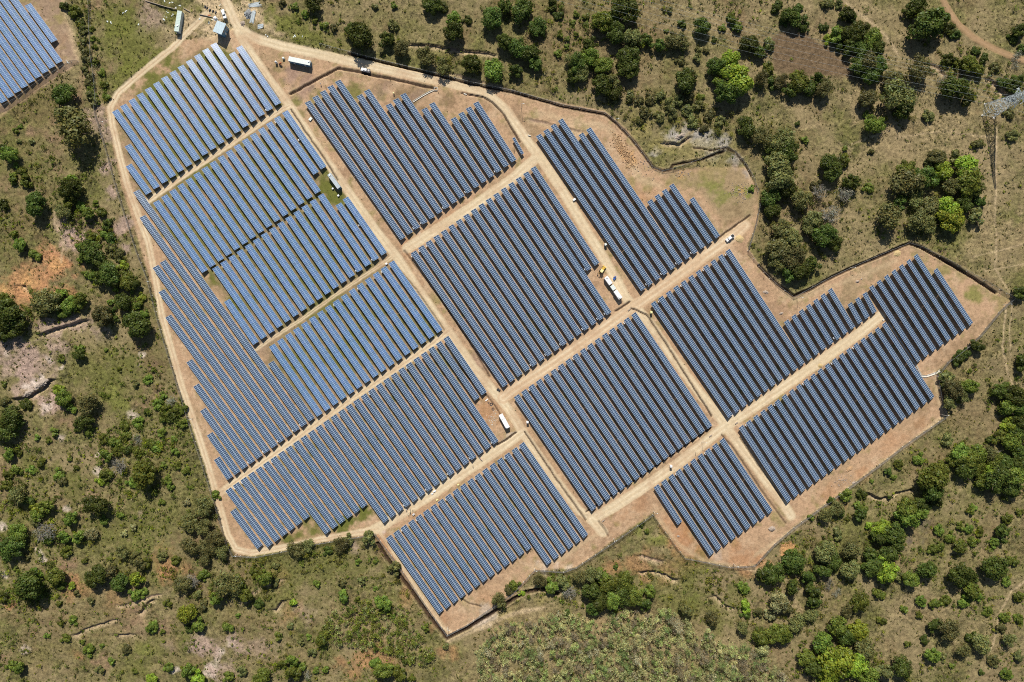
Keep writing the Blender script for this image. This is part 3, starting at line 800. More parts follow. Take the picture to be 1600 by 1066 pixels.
def trunk_mesh(name, seed, twigs=False):
    rg = random.Random(seed)
    b = MB()
    b.tube((0, 0, -.12), (.02, .01, .34), .060, .045, 7)
    for i in range(5 if not twigs else 9):
        a = 2 * math.pi * i / (5 if not twigs else 9) + rg.uniform(-.3, .3)
        r1, r2 = rg.uniform(.25, .4), rg.uniform(.55, .8)
        p = Vector((.02, .01, .30)); q = Vector((math.cos(a) * r1, math.sin(a) * r1, rg.uniform(.5, .7)))
        e = Vector((math.cos(a + .2) * r2, math.sin(a + .2) * r2, rg.uniform(.6, .95)))
        b.tube(p, q, .030, .018, 5); b.tube(q, e, .018, .006, 5)
        if twigs:
            for j in range(7):
                s = q.lerp(e, rg.uniform(0, .9))
                f = s + Vector((rg.uniform(-.3, .3), rg.uniform(-.3, .3), rg.uniform(.05, .35)))
                b.tube(s, f, .010, .004, 4, cap=False)
                for k in range(3):
                    g = s.lerp(f, rg.uniform(.3, 1))
                    b.tube(g, g + Vector((rg.uniform(-.15, .15), rg.uniform(-.15, .15), rg.uniform(0, .18))), .005, .002, 3, cap=False)
    return b.mesh(name)

CROWN = {"S": [crown_mesh("shrub_crown", 100 + i, 8, 420, .15, 1.0, .35) for i in range(4)],
         "M": [crown_mesh("small_crown", 200 + i, 13, 1400, .096, .95, .35) for i in range(5)],
         "B": [crown_mesh("large_crown", 300 + i, 28, 3900, .062, .85, .32) for i in range(5)],
         "O": [crown_mesh("loose_crown", 400 + i, 22, 2400, .058, .85, .6) for i in range(4)],
         "W": [crown_mesh("thin_crown", 500 + i, 14, 520, .050, .8, .8) for i in range(3)]}
for k in CROWN.values():
    for me in k: me.materials.append(LEAF["G"])
TRUNK = [trunk_mesh("tree_trunk", 10 + i) for i in range(3)]
TWIG = [trunk_mesh("bare_branches", 20 + i, True) for i in range(3)]
for me in TRUNK: me.materials.append(M["wood"])
for me in TWIG: me.materials.append(M["twig"])

PLANTS = {
"D": """101,149,18 91,177,10 101,8,9 122,33,8 3,235,10 562,56,24 552,46,14 603,63,13 674,8,14 689,10,10 708,48,17 770,28,19 788,10,12 729,30,8 788,66,14 737,101,16 489,5,14
815,15,18 840,41,14 863,5,10 873,22,9 810,76,18 828,84,15 838,99,12 805,111,12 962,51,18 977,15,22 1008,63,11 982,109,16 901,99,15 894,119,12 942,132,15 962,144,14 922,66,11 1028,71,12 1066,38,7 1096,41,14 1117,61,6 1069,127,18 1076,120,12 1119,106,15 1137,142,22 1170,68,15 1190,79,12 1165,198,16 982,91,17
1233,25,14 1246,30,13 1258,41,10 1225,33,8 1215,10,10 1246,15,10 1324,23,12 1334,28,9 1289,41,8 1327,56,16 1342,48,14 1372,76,14 1347,76,14 1327,76,12 1314,71,10 1372,101,14 1342,101,14 1362,116,14 1433,8,14 1420,20,11 1451,36,27 1474,30,12 1486,43,10 1494,53,9 1482,94,10 1491,137,20 1512,155,12 1527,79,8 1539,91,8 1570,127,10 1585,134,12 1593,122,9 1593,46,11 1585,58,9 1598,76,8 1263,137,14 1276,124,12 1233,142,12 1207,129,10 1413,165,18 1247,193,5 1230,236,18 1213,228,16 1299,258,17 1309,256,12
5,320,9 56,320,19 111,294,18 166,350,9 142,393,19 157,408,14 172,372,9 172,428,20 157,433,12 210,443,11 187,441,12 191,471,14 172,486,9 213,507,20 15,489,22 18,507,18 5,524,12 181,499,6
123,555,11 132,659,14 119,666,9 18,654,20 5,674,18 28,659,12 38,633,10 228,645,7 268,651,10 198,704,9 41,783,10 149,789,19 15,857,20 48,915,24 5,935,9 149,902,17 187,910,15 294,983,7
511,862,8 404,945,8 632,1035,6 922,923,16 937,938,16 972,933,16 1008,945,12 927,951,12 884,958,6 1003,820,5 1165,961,8 1193,897,12 962,887,5
1527,540,11 1509,552,10 1499,562,10 1595,567,12 1567,611,15 1585,618,20 1595,638,18 1595,659,16 1590,676,16 1552,687,9 1509,735,16 1565,727,16 1560,747,24 1595,725,16 1593,709,14 1580,763,15 1458,768,17 1463,783,11 1387,737,7 1433,788,12 1446,793,10 1349,773,9 1301,782,7 1390,776,4
1309,801,10 1344,804,11 1395,834,17 1372,839,12 1403,852,13 1387,867,15 1362,869,13 1365,885,15 1241,877,17 1208,897,17 1301,875,14 1284,892,13 1261,902,13 1271,923,13 1238,918,13 1271,940,12 1446,890,16 1501,897,20 1522,902,10 1555,887,20 1567,834,13 1461,978,12 1519,996,9 1410,1042,17 1322,994,14 1271,1044,14 1446,1001,8 1534,1052,6
1230,296,14 1301,271,16 1328,286,13 1289,367,18 1301,378,15 1251,423,15 1271,413,13 1230,428,12 1205,307,16 1208,329,14 1443,279,20 1522,296,16 1408,317,12 1507,319,14 1595,456,11 1532,314,10""",
"G": """115,18,10 143,45,5 145,60,5 147,72,6 150,95,6 157,112,6 160,130,7 165,150,6 15,241,14 30,197,5 24,205,5 78,246,4 25,258,5 35,266,6 460,10,7 478,20,7 492,30,7 505,38,7 615,8,6 708,30,12 770,109,18
942,35,18 957,28,12 942,104,16 922,89,14 1145,28,10 1152,41,9 1129,43,7 1124,132,12 876,53,6 886,61,5 899,52,5 906,61,5 886,73,5 872,84,7 894,35,6 915,25,6 916,37,5 900,20,6 1095,149,6 1041,47,4 1175,294,6
1306,53,13 1362,61,16 1499,98,9 1514,101,14 1527,111,11 1248,127,16 1367,195,16 1357,180,8 1322,250,10 1319,233,5 1415,266,16 1202,106,10 1420,58,4 1258,220,6
19,279,9 35,271,11 40,286,9 111,281,11 109,317,11 124,322,8 137,334,11 148,318,6 157,332,8 23,365,7 30,383,11 51,398,10 120,383,7 144,366,7 162,367,8 198,438,15 214,476,9 225,491,8 170,471,6 124,405,7 89,466,12 101,459,7 109,476,14 127,469,12 96,489,10 8,469,14 144,431,8 133,428,7
122,545,8 96,559,6 5,600,6 166,547,4 186,578,5 239,578,5 229,593,8 99,623,14 139,676,8 109,638,9 57,684,5 84,676,7 75,688,6 13,709,11 25,707,8 214,659,9 192,666,8 246,633,9 258,641,10 253,618,7 276,643,9 286,638,8 256,656,8 286,661,8 160,686,8 177,692,10 195,679,9 182,704,10 215,707,9 233,694,8 244,699,9 165,712,11 227,740,20 165,742,10 203,755,9 253,676,7 271,684,6 274,707,6 279,727,6 289,735,7 256,727,6 263,750,7 266,762,7 243,768,6 109,718,5 118,731,6 63,724,8 46,735,8 25,735,9 11,742,8 89,742,10 73,790,12 5,760,9 251,785,7 337,775,8
58,806,11 73,842,10 111,811,12 187,804,6 162,814,8 28,834,14 99,839,12 122,839,12 101,862,10 132,877,6 24,890,6 228,882,9 274,877,8 56,897,12 87,900,15 94,915,9 208,930,10 223,928,8 94,943,6 114,971,8 96,973,6 317,900,10 339,935,12 375,910,12 385,930,12 395,895,9 310,976,12 261,945,7 355,981,9 371,962,5 236,981,10 253,987,5 73,995,5 100,999,8 127,1004,5 157,1010,5 137,1019,10 172,1037,7 30,1042,12 15,1042,9 210,1048,5 263,1044,8 294,1049,13 355,1059,9
415,902,13 405,897,9 495,915,7 560,878,5 587,877,6 537,933,10 558,938,6 587,920,4 598,943,13 504,999,12 600,1047,18 623,1052,13 585,1037,9 456,1032,12 458,1052,13 440,1039,8 468,1047,9 491,1049,6 506,1047,6 408,1059,14 433,996,7 481,997,5 665,981,7 643,1061,7
861,915,12 942,900,13 952,913,15 957,938,15 977,910,16 993,933,16 1013,925,13 805,915,9 1012,829,5 1162,920,10 1193,996,15
1514,603,14 1514,580,4 1575,633,16 1562,684,12 1580,689,16 1499,707,15 1514,717,17 1527,707,14 1491,719,13 1527,730,14 1555,720,14 1580,742,18 1539,752,14 1456,747,22 1443,752,12 1469,735,14 1438,717,10 1406,726,8 1396,745,5 1362,752,4 1415,793,18 1322,773,10 1342,788,7 1349,795,9 1522,792,6
1268,811,6 1324,811,5 1418,804,18 1438,801,12 1220,989,16 1342,940,16 1375,930,10 1423,905,14 1501,821,7 1514,826,8 1469,829,9 1486,839,9 1469,854,8 1458,859,8 1499,854,11 1524,847,9 1532,831,8 1555,849,8 1575,811,9 1517,799,7 1595,801,7 1517,923,13 1527,933,9 1507,940,10 1479,940,9 1461,945,9 1441,940,9 1545,956,9 1570,966,8 1593,968,8 1585,877,9 1575,910,8 1593,933,9 1309,978,17 1284,1004,18 1261,1029,14 1357,1057,17 1380,971,8 1415,956,7 1438,961,6 1418,1006,6 1456,1024,12 1489,1042,6 1575,1054,10
1357,294,9 1514,281,22""",
"L": """1142,91,14 1129,101,10 1150,124,26 982,85,10 1296,61,9 1352,81,8 1512,263,20 1474,266,14 190,415,9 180,451,6 220,464,8 215,730,9 155,752,8 51,796,9 215,905,13 109,918,7 293,958,15 309,1059,12 236,1062,9 460,943,7 815,928,7 1165,948,10 1577,664,12 1550,737,14 1360,821,7 1377,824,14 1387,895,16 1377,874,11 1342,986,16 1306,1032,24 1334,1039,20 1296,1054,16 1471,271,13 1479,324,18 1486,342,20 1248,118,8 91,608,9""",
"O": """114,200,31 128,45,8 130,62,7 130,78,8 133,92,8 131,105,7 137,118,8 138,130,8 142,148,8 147,160,7 29,220,5 48,220,5 628,75,14 615,38,9 585,9,5 668,89,15 694,104,13 661,79,10 520,45,7 440,5,7
987,58,16 894,94,12 911,114,14 957,127,13 1056,63,15 1069,68,11 1190,122,14 1190,215,18 960,152,10 985,150,9 1000,160,9 1016,153,10 1031,150,9 1046,161,10 1060,155,9 1076,150,10 1010,176,10 1030,182,9 1050,176,10 1076,172,10 1092,165,9 1000,190,7 1082,190,9 1110,180,10 1126,190,9 1100,202,8 1038,15,5 1048,15,5 1091,89,7 1091,76,5 1103,78,5 1063,94,8
1294,5,10 1311,5,8 1357,96,16 1436,106,20 1555,106,9 1287,139,15 1220,127,12 1204,68,10 1355,155,14 1403,152,27 1395,124,15 1220,218,20 1215,258,20 1463,246,15 1453,256,10 1494,243,10 1514,253,10 1529,225,9 1584,210,10 1577,177,9 1362,236,6 1453,180,10
99,332,12 172,390,10 185,398,10 71,471,20 160,494,18 211,600,7 139,631,19 5,628,8 96,752,8 30,773,16 317,790,16
53,816,9 41,872,7 296,816,14 319,824,15 337,842,15 296,854,14 324,857,13 347,864,11 322,874,11 193,862,11 208,872,10 218,882,12 253,869,8 177,895,12 119,928,6 141,942,7 286,913,14 355,915,22 307,928,7 317,948,9 155,1049,7 195,1016,8 377,1049,9
430,885,7 429,913,8 463,857,13 481,852,11 532,852,13 577,842,12 542,844,10 617,890,12 565,907,7 534,911,7 486,1021,8 451,978,6 470,1004,6 694,1010,6 780,938,12 795,923,8
843,907,12 879,910,12 906,900,14 927,897,14 1185,958,9 1112,966,11 1071,953,12 1160,983,11
1479,593,12 1489,608,17 1484,628,13 1501,618,12 1547,707,13 1306,795,13 1481,687,10
1289,804,12 1289,862,19 1309,834,10 1332,857,17 1327,890,14 1228,948,13 1243,973,14 1266,961,13 1324,953,11 1410,902,10 1481,983,19 1532,1006,15 1504,1016,12 1577,999,12 1565,983,9 1352,1016,18 1382,1049,13 1474,1029,8 1555,1034,10 1593,1026,9
1215,281,22 1251,312,18 1277,288,9 1271,342,16 1235,375,20 1220,357,16 1215,388,18 1238,400,18 1215,410,15 1263,360,12 1387,339,21 1418,286,24 1486,291,15 1433,312,15 1453,322,15 1436,342,18 1453,350,16 1527,339,13""",
"Y": """142,834,11 208,824,6 291,785,7 193,834,6 1215,940,17 1190,1014,12 752,1020,10 1205,962,10""",
"W": """1474,129,10 266,626,9 215,687,9 187,727,14 71,831,16 301,907,12 478,1057,9 889,925,12 1555,714,12 1296,915,10 1309,928,8 1279,299,14 1319,304,13 1296,334,17 1590,98,10 1592,86,8""",
}
MARKS = [("the shed", 344, 43), ("the pale green-roofed cabin", 278, 33), ("the lattice pylon", 1546, 174), ("the pickup on the upper road", 571, 110),
         ("the sand pile", 1156, 373), ("the ploughed brown field", 1268, 88), ("the ditch corner", 699, 997), ("the bare pink rock slope", 45, 590),
         ("the orange gully", 84, 420), ("the right fence corner", 1582, 466), ("the lower left fence corner", 370, 868), ("the white concrete flume", 1455, 585),
         ("the lowest field of panels", 760, 830), ("the bare dirt patch at the lower left", 340, 1035), ("the top left panel block", 50, 70),
         ("the bottom right corner of the photo", 1600, 1066), ("the bottom left corner of the photo", 0, 1066), ("the top right corner of the photo", 1600, 0),
         ("the pale grey rocks above the dark blocks", 1095, 220), ("the notch of the boundary fence", 1240, 465), ("the smallest panel block", 1110, 780),
         ("the pale yellow woodland", 1000, 1010), ("the dark stony patch", 1420, 840), ("the fence corner by the ditch bend", 1035, 266),
         ("the middle of the photo's left edge", 0, 533), ("the middle of the photo's right edge", 1600, 533), ("the middle of the photo's top edge", 800, 0),
         ("the lower right fence corner", 1476, 650), ("the fence corner by the small triangle of grass", 1020, 804), ("the curved erosion scar near the woodland", 1030, 896),
         ("the tall bright tree above the ditch bend", 1150, 124), ("the huge olive tree near the top left", 114, 200), ("the huge dark tree at the top right", 1451, 36),
         ("the bright green clump at the bottom right", 1310, 1036), ("the big dark tree by the upper road", 562, 56), ("the bright tree right of the gully wood", 1482, 334),
         ("the grey half-bare tree on the left slope", 187, 727), ("the pale dry track at the lower right", 1555, 985)]
plants = []
for kind, s in PLANTS.items():
    for it in s.split():
        x, y, r = (float(t) for t in it.split(","))
        plants.append([kind, x, y, r])
LEAFW = dict(D="dark green", G="mid green", L="bright green", O="olive", Y="pale yellow-green", W="grey half-bare")
def size_word(r):
    return "tiny" if r < 6 else "small" if r < 8.5 else "low" if r < 11 else "medium" if r < 14 else "large" if r < 18 else "huge"
kinds = {}
for i, p_ in enumerate(plants):
    tree = p_[3] >= 11
    kinds.setdefault((size_word(p_[3]), p_[0], tree), []).append(i)
plant_label = {}
for (sw, kd, tree), idx in kinds.items():
    cand = {}
    p_len = len(LEAFW[kd].split())
    for name, mx, my in MARKS:
        for sect in ("left", "right", "up", "down"):
            sel = []
            for i in idx:
                dx, dy = plants[i][1] - mx, plants[i][2] - my
                q = ("right" if dx > 0 else "left") if abs(dx) > abs(dy) else ("down" if dy > 0 else "up")
                if q == sect: sel.append((math.hypot(dx, dy), i))
            for rk, (dd, i) in enumerate(sorted(sel)):
                key = (rk + dd / 120.0, dd)
                if len(name.split()) > (7 if p_len == 2 else 8): continue
                if i not in cand or key < cand[i][0]: cand[i] = (key, rk, name, sect)
    for i, (_, rk, name, sect) in cand.items():
        noun = "tree" if tree else "shrub"
        plant_label[i] = "%s %s %s %s, counting %s from %s" % (ORD[rk + 1], sw, LEAFW[kd], noun, sect, name)

NPROTO = {}
vr = random.Random(11)
for i, (kind, x, y, r) in enumerate(plants):
    R = r * S * (1.16 if r >= 11 else 1.22)
    tree = r >= 11
    hc = R * (.62 if tree else .5)
    loc = P(x, y, hc)
    gzv = ground_z(loc.x, loc.y)
    loc.z = gzv - .05
    if kind == "W":
        pool = CROWN["W"]
    elif tree and kind in "OY" and vr.random() < .6:
        pool = CROWN["O"]
    else:
        pool = CROWN["B"] if r >= 13.5 else CROWN["M"] if r >= 7.5 else CROWN["S"]
    cm = vr.choice(pool)
    rz = vr.uniform(0, 6.28)
    hs = vr.uniform(.92, 1.12) * (1.0 if tree else .85)
    if tree:
        root = empty("broadleaf_tree" if kind != "W" else "half_bare_tree", loc, rz)
        crown = bpy.data.objects.new("crown", cm); C.objects.link(crown); crown.parent = root
        crown.scale = (R * vr.uniform(.86, 1.14), R * vr.uniform(.86, 1.14), R * hs)
        tr = bpy.data.objects.new("trunk", vr.choice(TWIG if kind == "W" else TRUNK)); C.objects.link(tr); tr.parent = root
        tr.scale = (R, R, R * hs)
        tag(root, plant_label[i], "tree", "trees around the solar farm")
    else:
        crown = bpy.data.objects.new("shrub", cm); C.objects.link(crown)
        crown.location = loc - Vector((0, 0, .28 * R)); crown.rotation_euler = (0, 0, rz); crown.scale = (R, R, R * hs)
        tag(crown, plant_label[i], "shrub", "shrubs around the solar farm")
    crown.material_slots[0].link = "OBJECT"
    crown.material_slots[0].material = LEAF[kind]

# low scrub nobody could count, one mesh per stand
def scrub(name, spots, mats, seed, label, cat, per, leafsize):
    rng = np.random.default_rng(seed)
    vv, tt = [], []
    for (wx_, wy_, r, tint, h) in spots:
        n = max(8, int(per * (r / 1.0) ** 1.6))
        c, nr, sz, t = crown_points(rng, max(2, int(3 + 2 * r)), n, leafsize / r, .9, .5)
        c = c * np.array([r, r, r * h]); c[:, 2] -= .25 * r
        a = rng.uniform(0, 6.28); ca, sa = math.cos(a), math.sin(a)
        c = np.stack([c[:, 0] * ca - c[:, 1] * sa + wx_, c[:, 0] * sa + c[:, 1] * ca + wy_, c[:, 2] + ground_z(wx_, wy_)], 1)
        v, t2 = leaf_quads(rng, c, nr, sz * r, t * np.array(tint))
        vv.append(v); tt.append(t2)
    me = quads_mesh(name, np.concatenate(vv), np.concatenate(tt))
    o = link_mesh(name, me, [mats])
    return tag(o, label, cat, None, "stuff")

DENSE = [  # stands of undergrowth: outline, density, tint
    ("100,-10 140,-10 148,60 160,110 170,160 150,170 138,140 126,95 118,50 100,20", .95, 0), ("440,-10 520,-10 560,40 570,90 530,75 490,60 450,40", .6, 0),
    ("930,140 1000,140 1090,150 1140,180 1150,230 1100,200 1040,190 990,205 940,170", .9, 2), ("660,70 720,80 800,95 900,100 960,120 990,150 940,165 860,140 780,128 700,108 660,95", .75, 1),
    ("780,0 1000,-10 1010,60 950,130 890,120 860,70 790,40", .55, 0), ("1190,190 1240,190 1262,240 1240,290 1330,300 1310,370 1300,410 1240,440 1205,420 1190,395 1200,330 1195,270", .8, 2),
    ("1290,50 1350,40 1390,90 1370,130 1330,100", .7, 0), ("1410,0 1470,20 1500,60 1560,110 1600,110 1600,150 1540,150 1500,170 1480,120 1440,60", .7, 0),
    ("1540,590 1610,590 1610,790 1560,780 1480,740 1470,700 1540,690", .8, 0), ("1400,265 1520,260 1540,330 1500,360 1430,360 1380,340", .7, 0),
    ("1470,580 1530,570 1520,630 1480,645", .8, 1), ("100,330 160,330 200,400 220,470 190,490 140,450 130,390 110,350", .8, 0), ("0,460 60,450 130,460 150,490 90,500 0,530", .5, 0),
    ("240,610 300,630 290,670 250,660", .75, 0), ("150,670 240,660 280,700 300,770 250,780 170,770 150,720", .7, 0), ("0,690 60,690 110,760 100,820 0,870", .6, 0),
    ("280,790 345,790 368,872 330,890 300,870 275,830", .9, 1), ("0,870 80,880 110,910 60,960 0,950", .6, 0), ("130,830 230,860 230,910 160,910 120,880", .6, 1), ("270,890 400,880 400,940 330,950 280,930", .85, 1),
    ("400,880 480,850 585,842 600,880 560,880 480,900 440,950 400,960", .6, 1), ("580,840 620,880 650,940 640,960 600,900", .55, 1), ("400,1000 520,990 500,1066 400,1066", .6, 0),
    ("800,920 860,895 960,885 1020,920 1010,955 900,960 840,930", .85, 0), ("1020,890 1130,900 1180,980 1120,985 1060,960 1020,940", .55, 1), ("1200,870 1300,830 1350,850 1340,900 1300,930 1290,1000 1240,990 1200,960", .8, 1),
    ("1340,800 1440,790 1430,900 1370,910 1340,880", .7, 0), ("1240,990 1350,970 1400,1030 1390,1080 1260,1080", .85, 0), ("1440,800 1600,790 1600,860 1560,870 1480,870 1440,860", .45, 0), ("1430,930 1600,920 1600,980 1500,970", .4, 0),
    ("740,920 800,915 830,935 770,965 730,985", .7, 1), ("160,980 330,990 320,1066 180,1066", .35, 0), ("1300,790 1350,780 1360,800 1290,830", .7, 1), ("1240,115 1300,115 1310,150 1250,150", .8, 1), ("1340,140 1420,110 1430,190 1370,200", .7, 2)]
rng = np.random.default_rng(5)
n = 70000
cx = rng.uniform(-20, 1620, n); cy = rng.uniform(-15, 1085, n)
site_d = seg_dist(cx, cy, SITE + [SITE[0]])
inside = in_poly(cx, cy, SITE) | (site_d < 3) | in_poly(cx, cy, YARD) | in_poly(cx, cy, TRI)
onroad = np.zeros(n, bool)
for s, w in ROADS: onroad |= seg_dist(cx, cy, pts(s)) < w + 2
for s, w, k in FAINT:
    if k > .45: onroad |= seg_dist(cx, cy, pts(s)) < w + 1
for s, w, k in DITCH: onroad |= seg_dist(cx, cy, pts(s)) < w + 1
den = np.clip(.14 + .9 * fbm(cx, cy, 70, 71) + .75 * fbm(cx, cy, 16, 72), .015, 1)
bare = in_poly(cx, cy, FIELD) | in_poly(cx, cy, pts("1340,-10 1470,-10 1540,80 1600,100 1600,120 1400,110")) & (rng.uniform(size=n) < .5)
for bx_, by_, br_ in ((1420, 210, 60), (1300, 235, 50), (1350, 165, 34), (1560, 380, 80), (1440, 640, 50), (40, 590, 46), (95, 420, 40), (40, 440, 36), (340, 1035, 30), (230, 60, 70),
                      (360, 25, 70), (235, 110, 60), (1540, 40, 50), (1280, 30, 26), (1250, 170, 30), (1150, 260, 40), (640, 30, 30), (1000, 860, 40), (1520, 650, 30), (1380, 690, 40), (300, 110, 60), (176, 300, 30)):
    bare |= (np.hypot(cx - bx_, cy - by_) < br_) & (rng.uniform(size=n) < .88)
left_b = np.where(cx < 420, 1.2, np.where(cy > 780, 1.0, .6))
den = den * left_b * 1.25
den[bare] = 0.01
thick = np.zeros(n); tone = np.zeros(n, int)
wxx = cx + 10 * fbm(cx, cy, 30, 75); wyy = cy + 10 * fbm(cx, cy, 30, 76)
for s, k, tn in DENSE:
    q = in_poly(wxx, wyy, pts(s)) & ~in_poly(cx, cy, FIELD)
    thick[q] = k; tone[q] = tn
den = np.maximum(den, thick * np.clip(.42 + .7 * fbm(cx, cy, 18, 77), .08, 1) * .9)
keep = ~inside & ~onroad & (rng.uniform(size=n) < den)
keep &= ~(in_poly(cx, cy, WOOD) & (rng.uniform(size=n) < .8))
low = []
for x, y, th, tn in zip(cx[keep], cy[keep], thick[keep], tone[keep]):
    g = P(x, y, .6)
    r = min(2.3, .36 + rng.exponential(.42)) if th == 0 else min(2.8, .7 + rng.exponential(.65))
    k = rng.uniform(.8, 1.6)
    if tn == 1: hue = rng.choice([0, 1, 1, 2, 4])
    elif tn == 2: hue = rng.choice([2, 2, 4, 4, 1])
    else: hue = rng.choice([0, 0, 0, 1, 2, 3])
    tint = [(.9, 1.0, .9), (1.25, 1.05, 1.0), (.72, .70, .85), (1.35, 1.35, .6), (1.05, .85, 1.1)][hue]
    low.append((g.x, g.y, r, tuple(k * c for c in tint), rng.uniform(.9, 1.35)))
cx2 = rng.uniform(490, 690, 900); cy2 = rng.uniform(930, 1045, 900)
ok2 = in_poly(cx2, cy2, BUSHY)
for x, y in zip(cx2[ok2], cy2[ok2]):
    g = P(x, y, .9); k = rng.uniform(.85, 2.0)
    tint = [(1, 1, 1), (1.25, 1.1, 1.2), (1.5, 1.4, 3.2), (.6, .75, .7)][rng.choice([0, 0, 0, 1, 2, 3])]
    low.append((g.x, g.y, rng.uniform(.9, 2.5), tuple(k * c for c in tint), rng.uniform(1.2, 1.9)))
print("low scrub", len(low))
scrub("low_scrub", low, LEAF["G"], 61, "low green scrub and tufts scattered over the dry slopes around the fence", "scrub", 24, .25)
# grass tussocks: a few blades-wide faces each
nt_ = 42000
tx = rng.uniform(-15, 1615, nt_); ty = rng.uniform(-12, 1080, nt_)
bad = in_poly(tx, ty, FIELD) | (rng.uniform(size=nt_) > np.clip(.55 + .9 * fbm(tx, ty, 22, 91), .1, 1))
ins = in_poly(tx, ty, SITE) | in_poly(tx, ty, YARD)
vis = fbm(tx, ty, 16, 92) + .3 * fbm(tx, ty, 5, 93)
bad |= ins & ((vis < .28) | (rng.uniform(size=nt_) < .3))
for s, w in ROADS: bad |= seg_dist(tx, ty, pts(s)) < w * .95
for s, w, k in FAINT: bad |= (seg_dist(tx, ty, pts(s)) < w) & (rng.uniform(size=nt_) < k + .2)
tx, ty, ins = tx[~bad], ty[~bad], ins[~bad]
X_, Y_ = (tx - 800) * S, (533 - ty) * S
Zs = np.array([ground_z(a, b) for a, b in zip(X_, Y_)])
per = 5
rad = np.repeat(np.where(ins, rng.uniform(.12, .3, len(tx)), rng.uniform(.18, .55, len(tx))), per)
cen = np.stack([np.repeat(X_, per), np.repeat(Y_, per), np.repeat(Zs, per)], 1) + rng.normal(size=(len(tx) * per, 3)) * rad[:, None] * np.array([.6, .6, .2])
cen[:, 2] += rad * .5
tone_ = np.repeat(rng.uniform(.45, 1.15, len(tx)), per); dryk = np.repeat(rng.uniform(0, 1, len(tx)), per)
tnt = np.stack([tone_ * (.75 + .75 * dryk), tone_ * (.78 + .32 * dryk), tone_ * (.9 + .8 * dryk)], 1)
v_, t_ = leaf_quads(rng, cen, rng.normal(size=cen.shape) * .6 + np.array([0, 0, .6]), rad * .75, tnt)
tag(link_mesh("grass_tussocks", quads_mesh("grass_tussocks", v_, t_), [LEAF["G"]]), "grass tussocks speckling the dry slopes and verges", "grass", None, "stuff")
wood = []
cx3 = rng.uniform(735, 1260, 5000); cy3 = rng.uniform(935, 1095, 5000)
ok = in_poly(cx3 + 6 * fbm(cx3, cy3, 20, 81), cy3 + 8 * fbm(cx3, cy3, 20, 82), WOOD) & (fbm(cx3, cy3, 26, 83) > -.42)
taken = []
for x, y in zip(cx3[ok], cy3[ok]):
    r = rng.uniform(1.2, 2.4) if rng.uniform() < .5 else rng.uniform(2.4, 4.6)
    if any((x - a) ** 2 + (y - b) ** 2 < ((r + c) * .40 / S) ** 2 for a, b, c in taken): continue
    taken.append((x, y, r))
    g = P(x, y, r * .7); k = rng.uniform(.70, 1.2)
    tint = [(1, 1, 1), (.78, .92, .7), (1.15, 1.05, 1.15), (1.0, .9, 1.3), (.5, .66, .5), (.62, .5, .75)][rng.choice([0, 0, 0, 1, 2, 2, 3, 4, 5])]
    wood.append((g.x, g.y, r, tuple(k * c for c in tint), rng.uniform(1.2, 2.3)))
print("wood", len(wood))
scrub("pale_woodland", wood, LEAF["Y"], 62, "pale yellow-green dry woodland along the bottom edge of the photo", "woodland", 62, .20)
# ---------------------------------------------------------------- buildings and cabins
def dirang(dx, dy):
    """photo direction -> rotation about z of something whose long side is local x"""
    return math.atan2(-dy, dx)

def cabin(name, label, cat, px, py, length, width, height, ang, wall, roof, doors=1, vents=(), lift=0.25, ribs=True):
    loc = P(px, py, height); loc.z = 0
    root = empty(name, loc, ang)
    b = MB(); b.box((0, 0, lift + height / 2 - .05), (length, width, height - .1))
    if ribs:
        n = int(length / .45)
        for i in range(n + 1):
            x = -length / 2 + .1 + (length - .2) * i / n
            for s in (-1, 1):
                b.box((x, s * (width / 2 + .015), lift + height / 2 - .05), (.14, .03, height - .3))
    for sx in (-1, 1):
        for sy in (-1, 1):
            b.box((sx * (length / 2 - .08), sy * (width / 2 - .08), lift / 2 - .05), (.25, .25, lift + .1))
    b.build("wall", wall, root)
    r = MB(); r.rbox((0, 0, lift + height), (length + .12, width + .12, .14), .06, 0, 1.0)
    n = int(length / .8)
    for i in range(n + 1):
        x = -length / 2 + .15 + (length - .3) * i / n
        r.box((x, 0, lift + height + .085), (.10, width - .1, .035))
    rf = r.build("roof", roof, root)
    for vx, vy in vents:
        v = MB(); v.rbox((vx, vy, lift + height + .25), (.8, .8, .4), .1); v.build("roof_vent", M["white"], rf)
    for k in range(doors):
        x = -length / 2 + length * (k + .5) / doors
        d = MB(); d.box((x, -width / 2 - .05, lift + 1.02), (.9, .06, 2.0))
        do = d.build("door", M["offwhite"], root)
        hd = MB(); hd.box((x + .33, -width / 2 - .11, lift + 1.0), (.12, .06, .04)); hd.build("handle", M["darkmetal"], do)
    w = MB(); w.box((length / 2 + .02, 0, lift + height * .6), (.06, width * .4, .7)); w.build("window", M["glass"], root)
    return tag(root, label, cat)

cabin("site_cabin", "long cabin with pale green roof standing left of the shed", "cabin", 278.5, 33.5, 11.2, 2.35, 2.7, dirang(-5.1, 31.4), M["paleblue"], M["palegreen"], 3, [(2.5, .2)])
cabin("shipping_container", "long off-white container by the fork of the roads, a small vent on its right end", "container", 468, 95.6, 11.9, 2.45, 2.9, dirang(32.6, 6.9), M["bluewall"], M["offwhite"], 2, [(5.1, .6)])
cabin("service_cabin", "narrow grey-roofed cabin on the green plot among light blue panels", "cabin", 522, 283, 9.3, 2.0, 3.0, dirang(17, 23.4), M["bluewall"], M["greyroof"], 2, [(-3.8, 0)])
G3 = "white cabins by the yellow loader"
a3 = dirang(8.1, 11.4)
cabin("inverter_cabin", "upper white cabin in the row of three below the yellow loader", "cabin", 950.6, 438.6, 4.7, 2.1, 2.7, a3, M["white"], M["white"], 2, [(-1.6, .3)])["group"] = G3
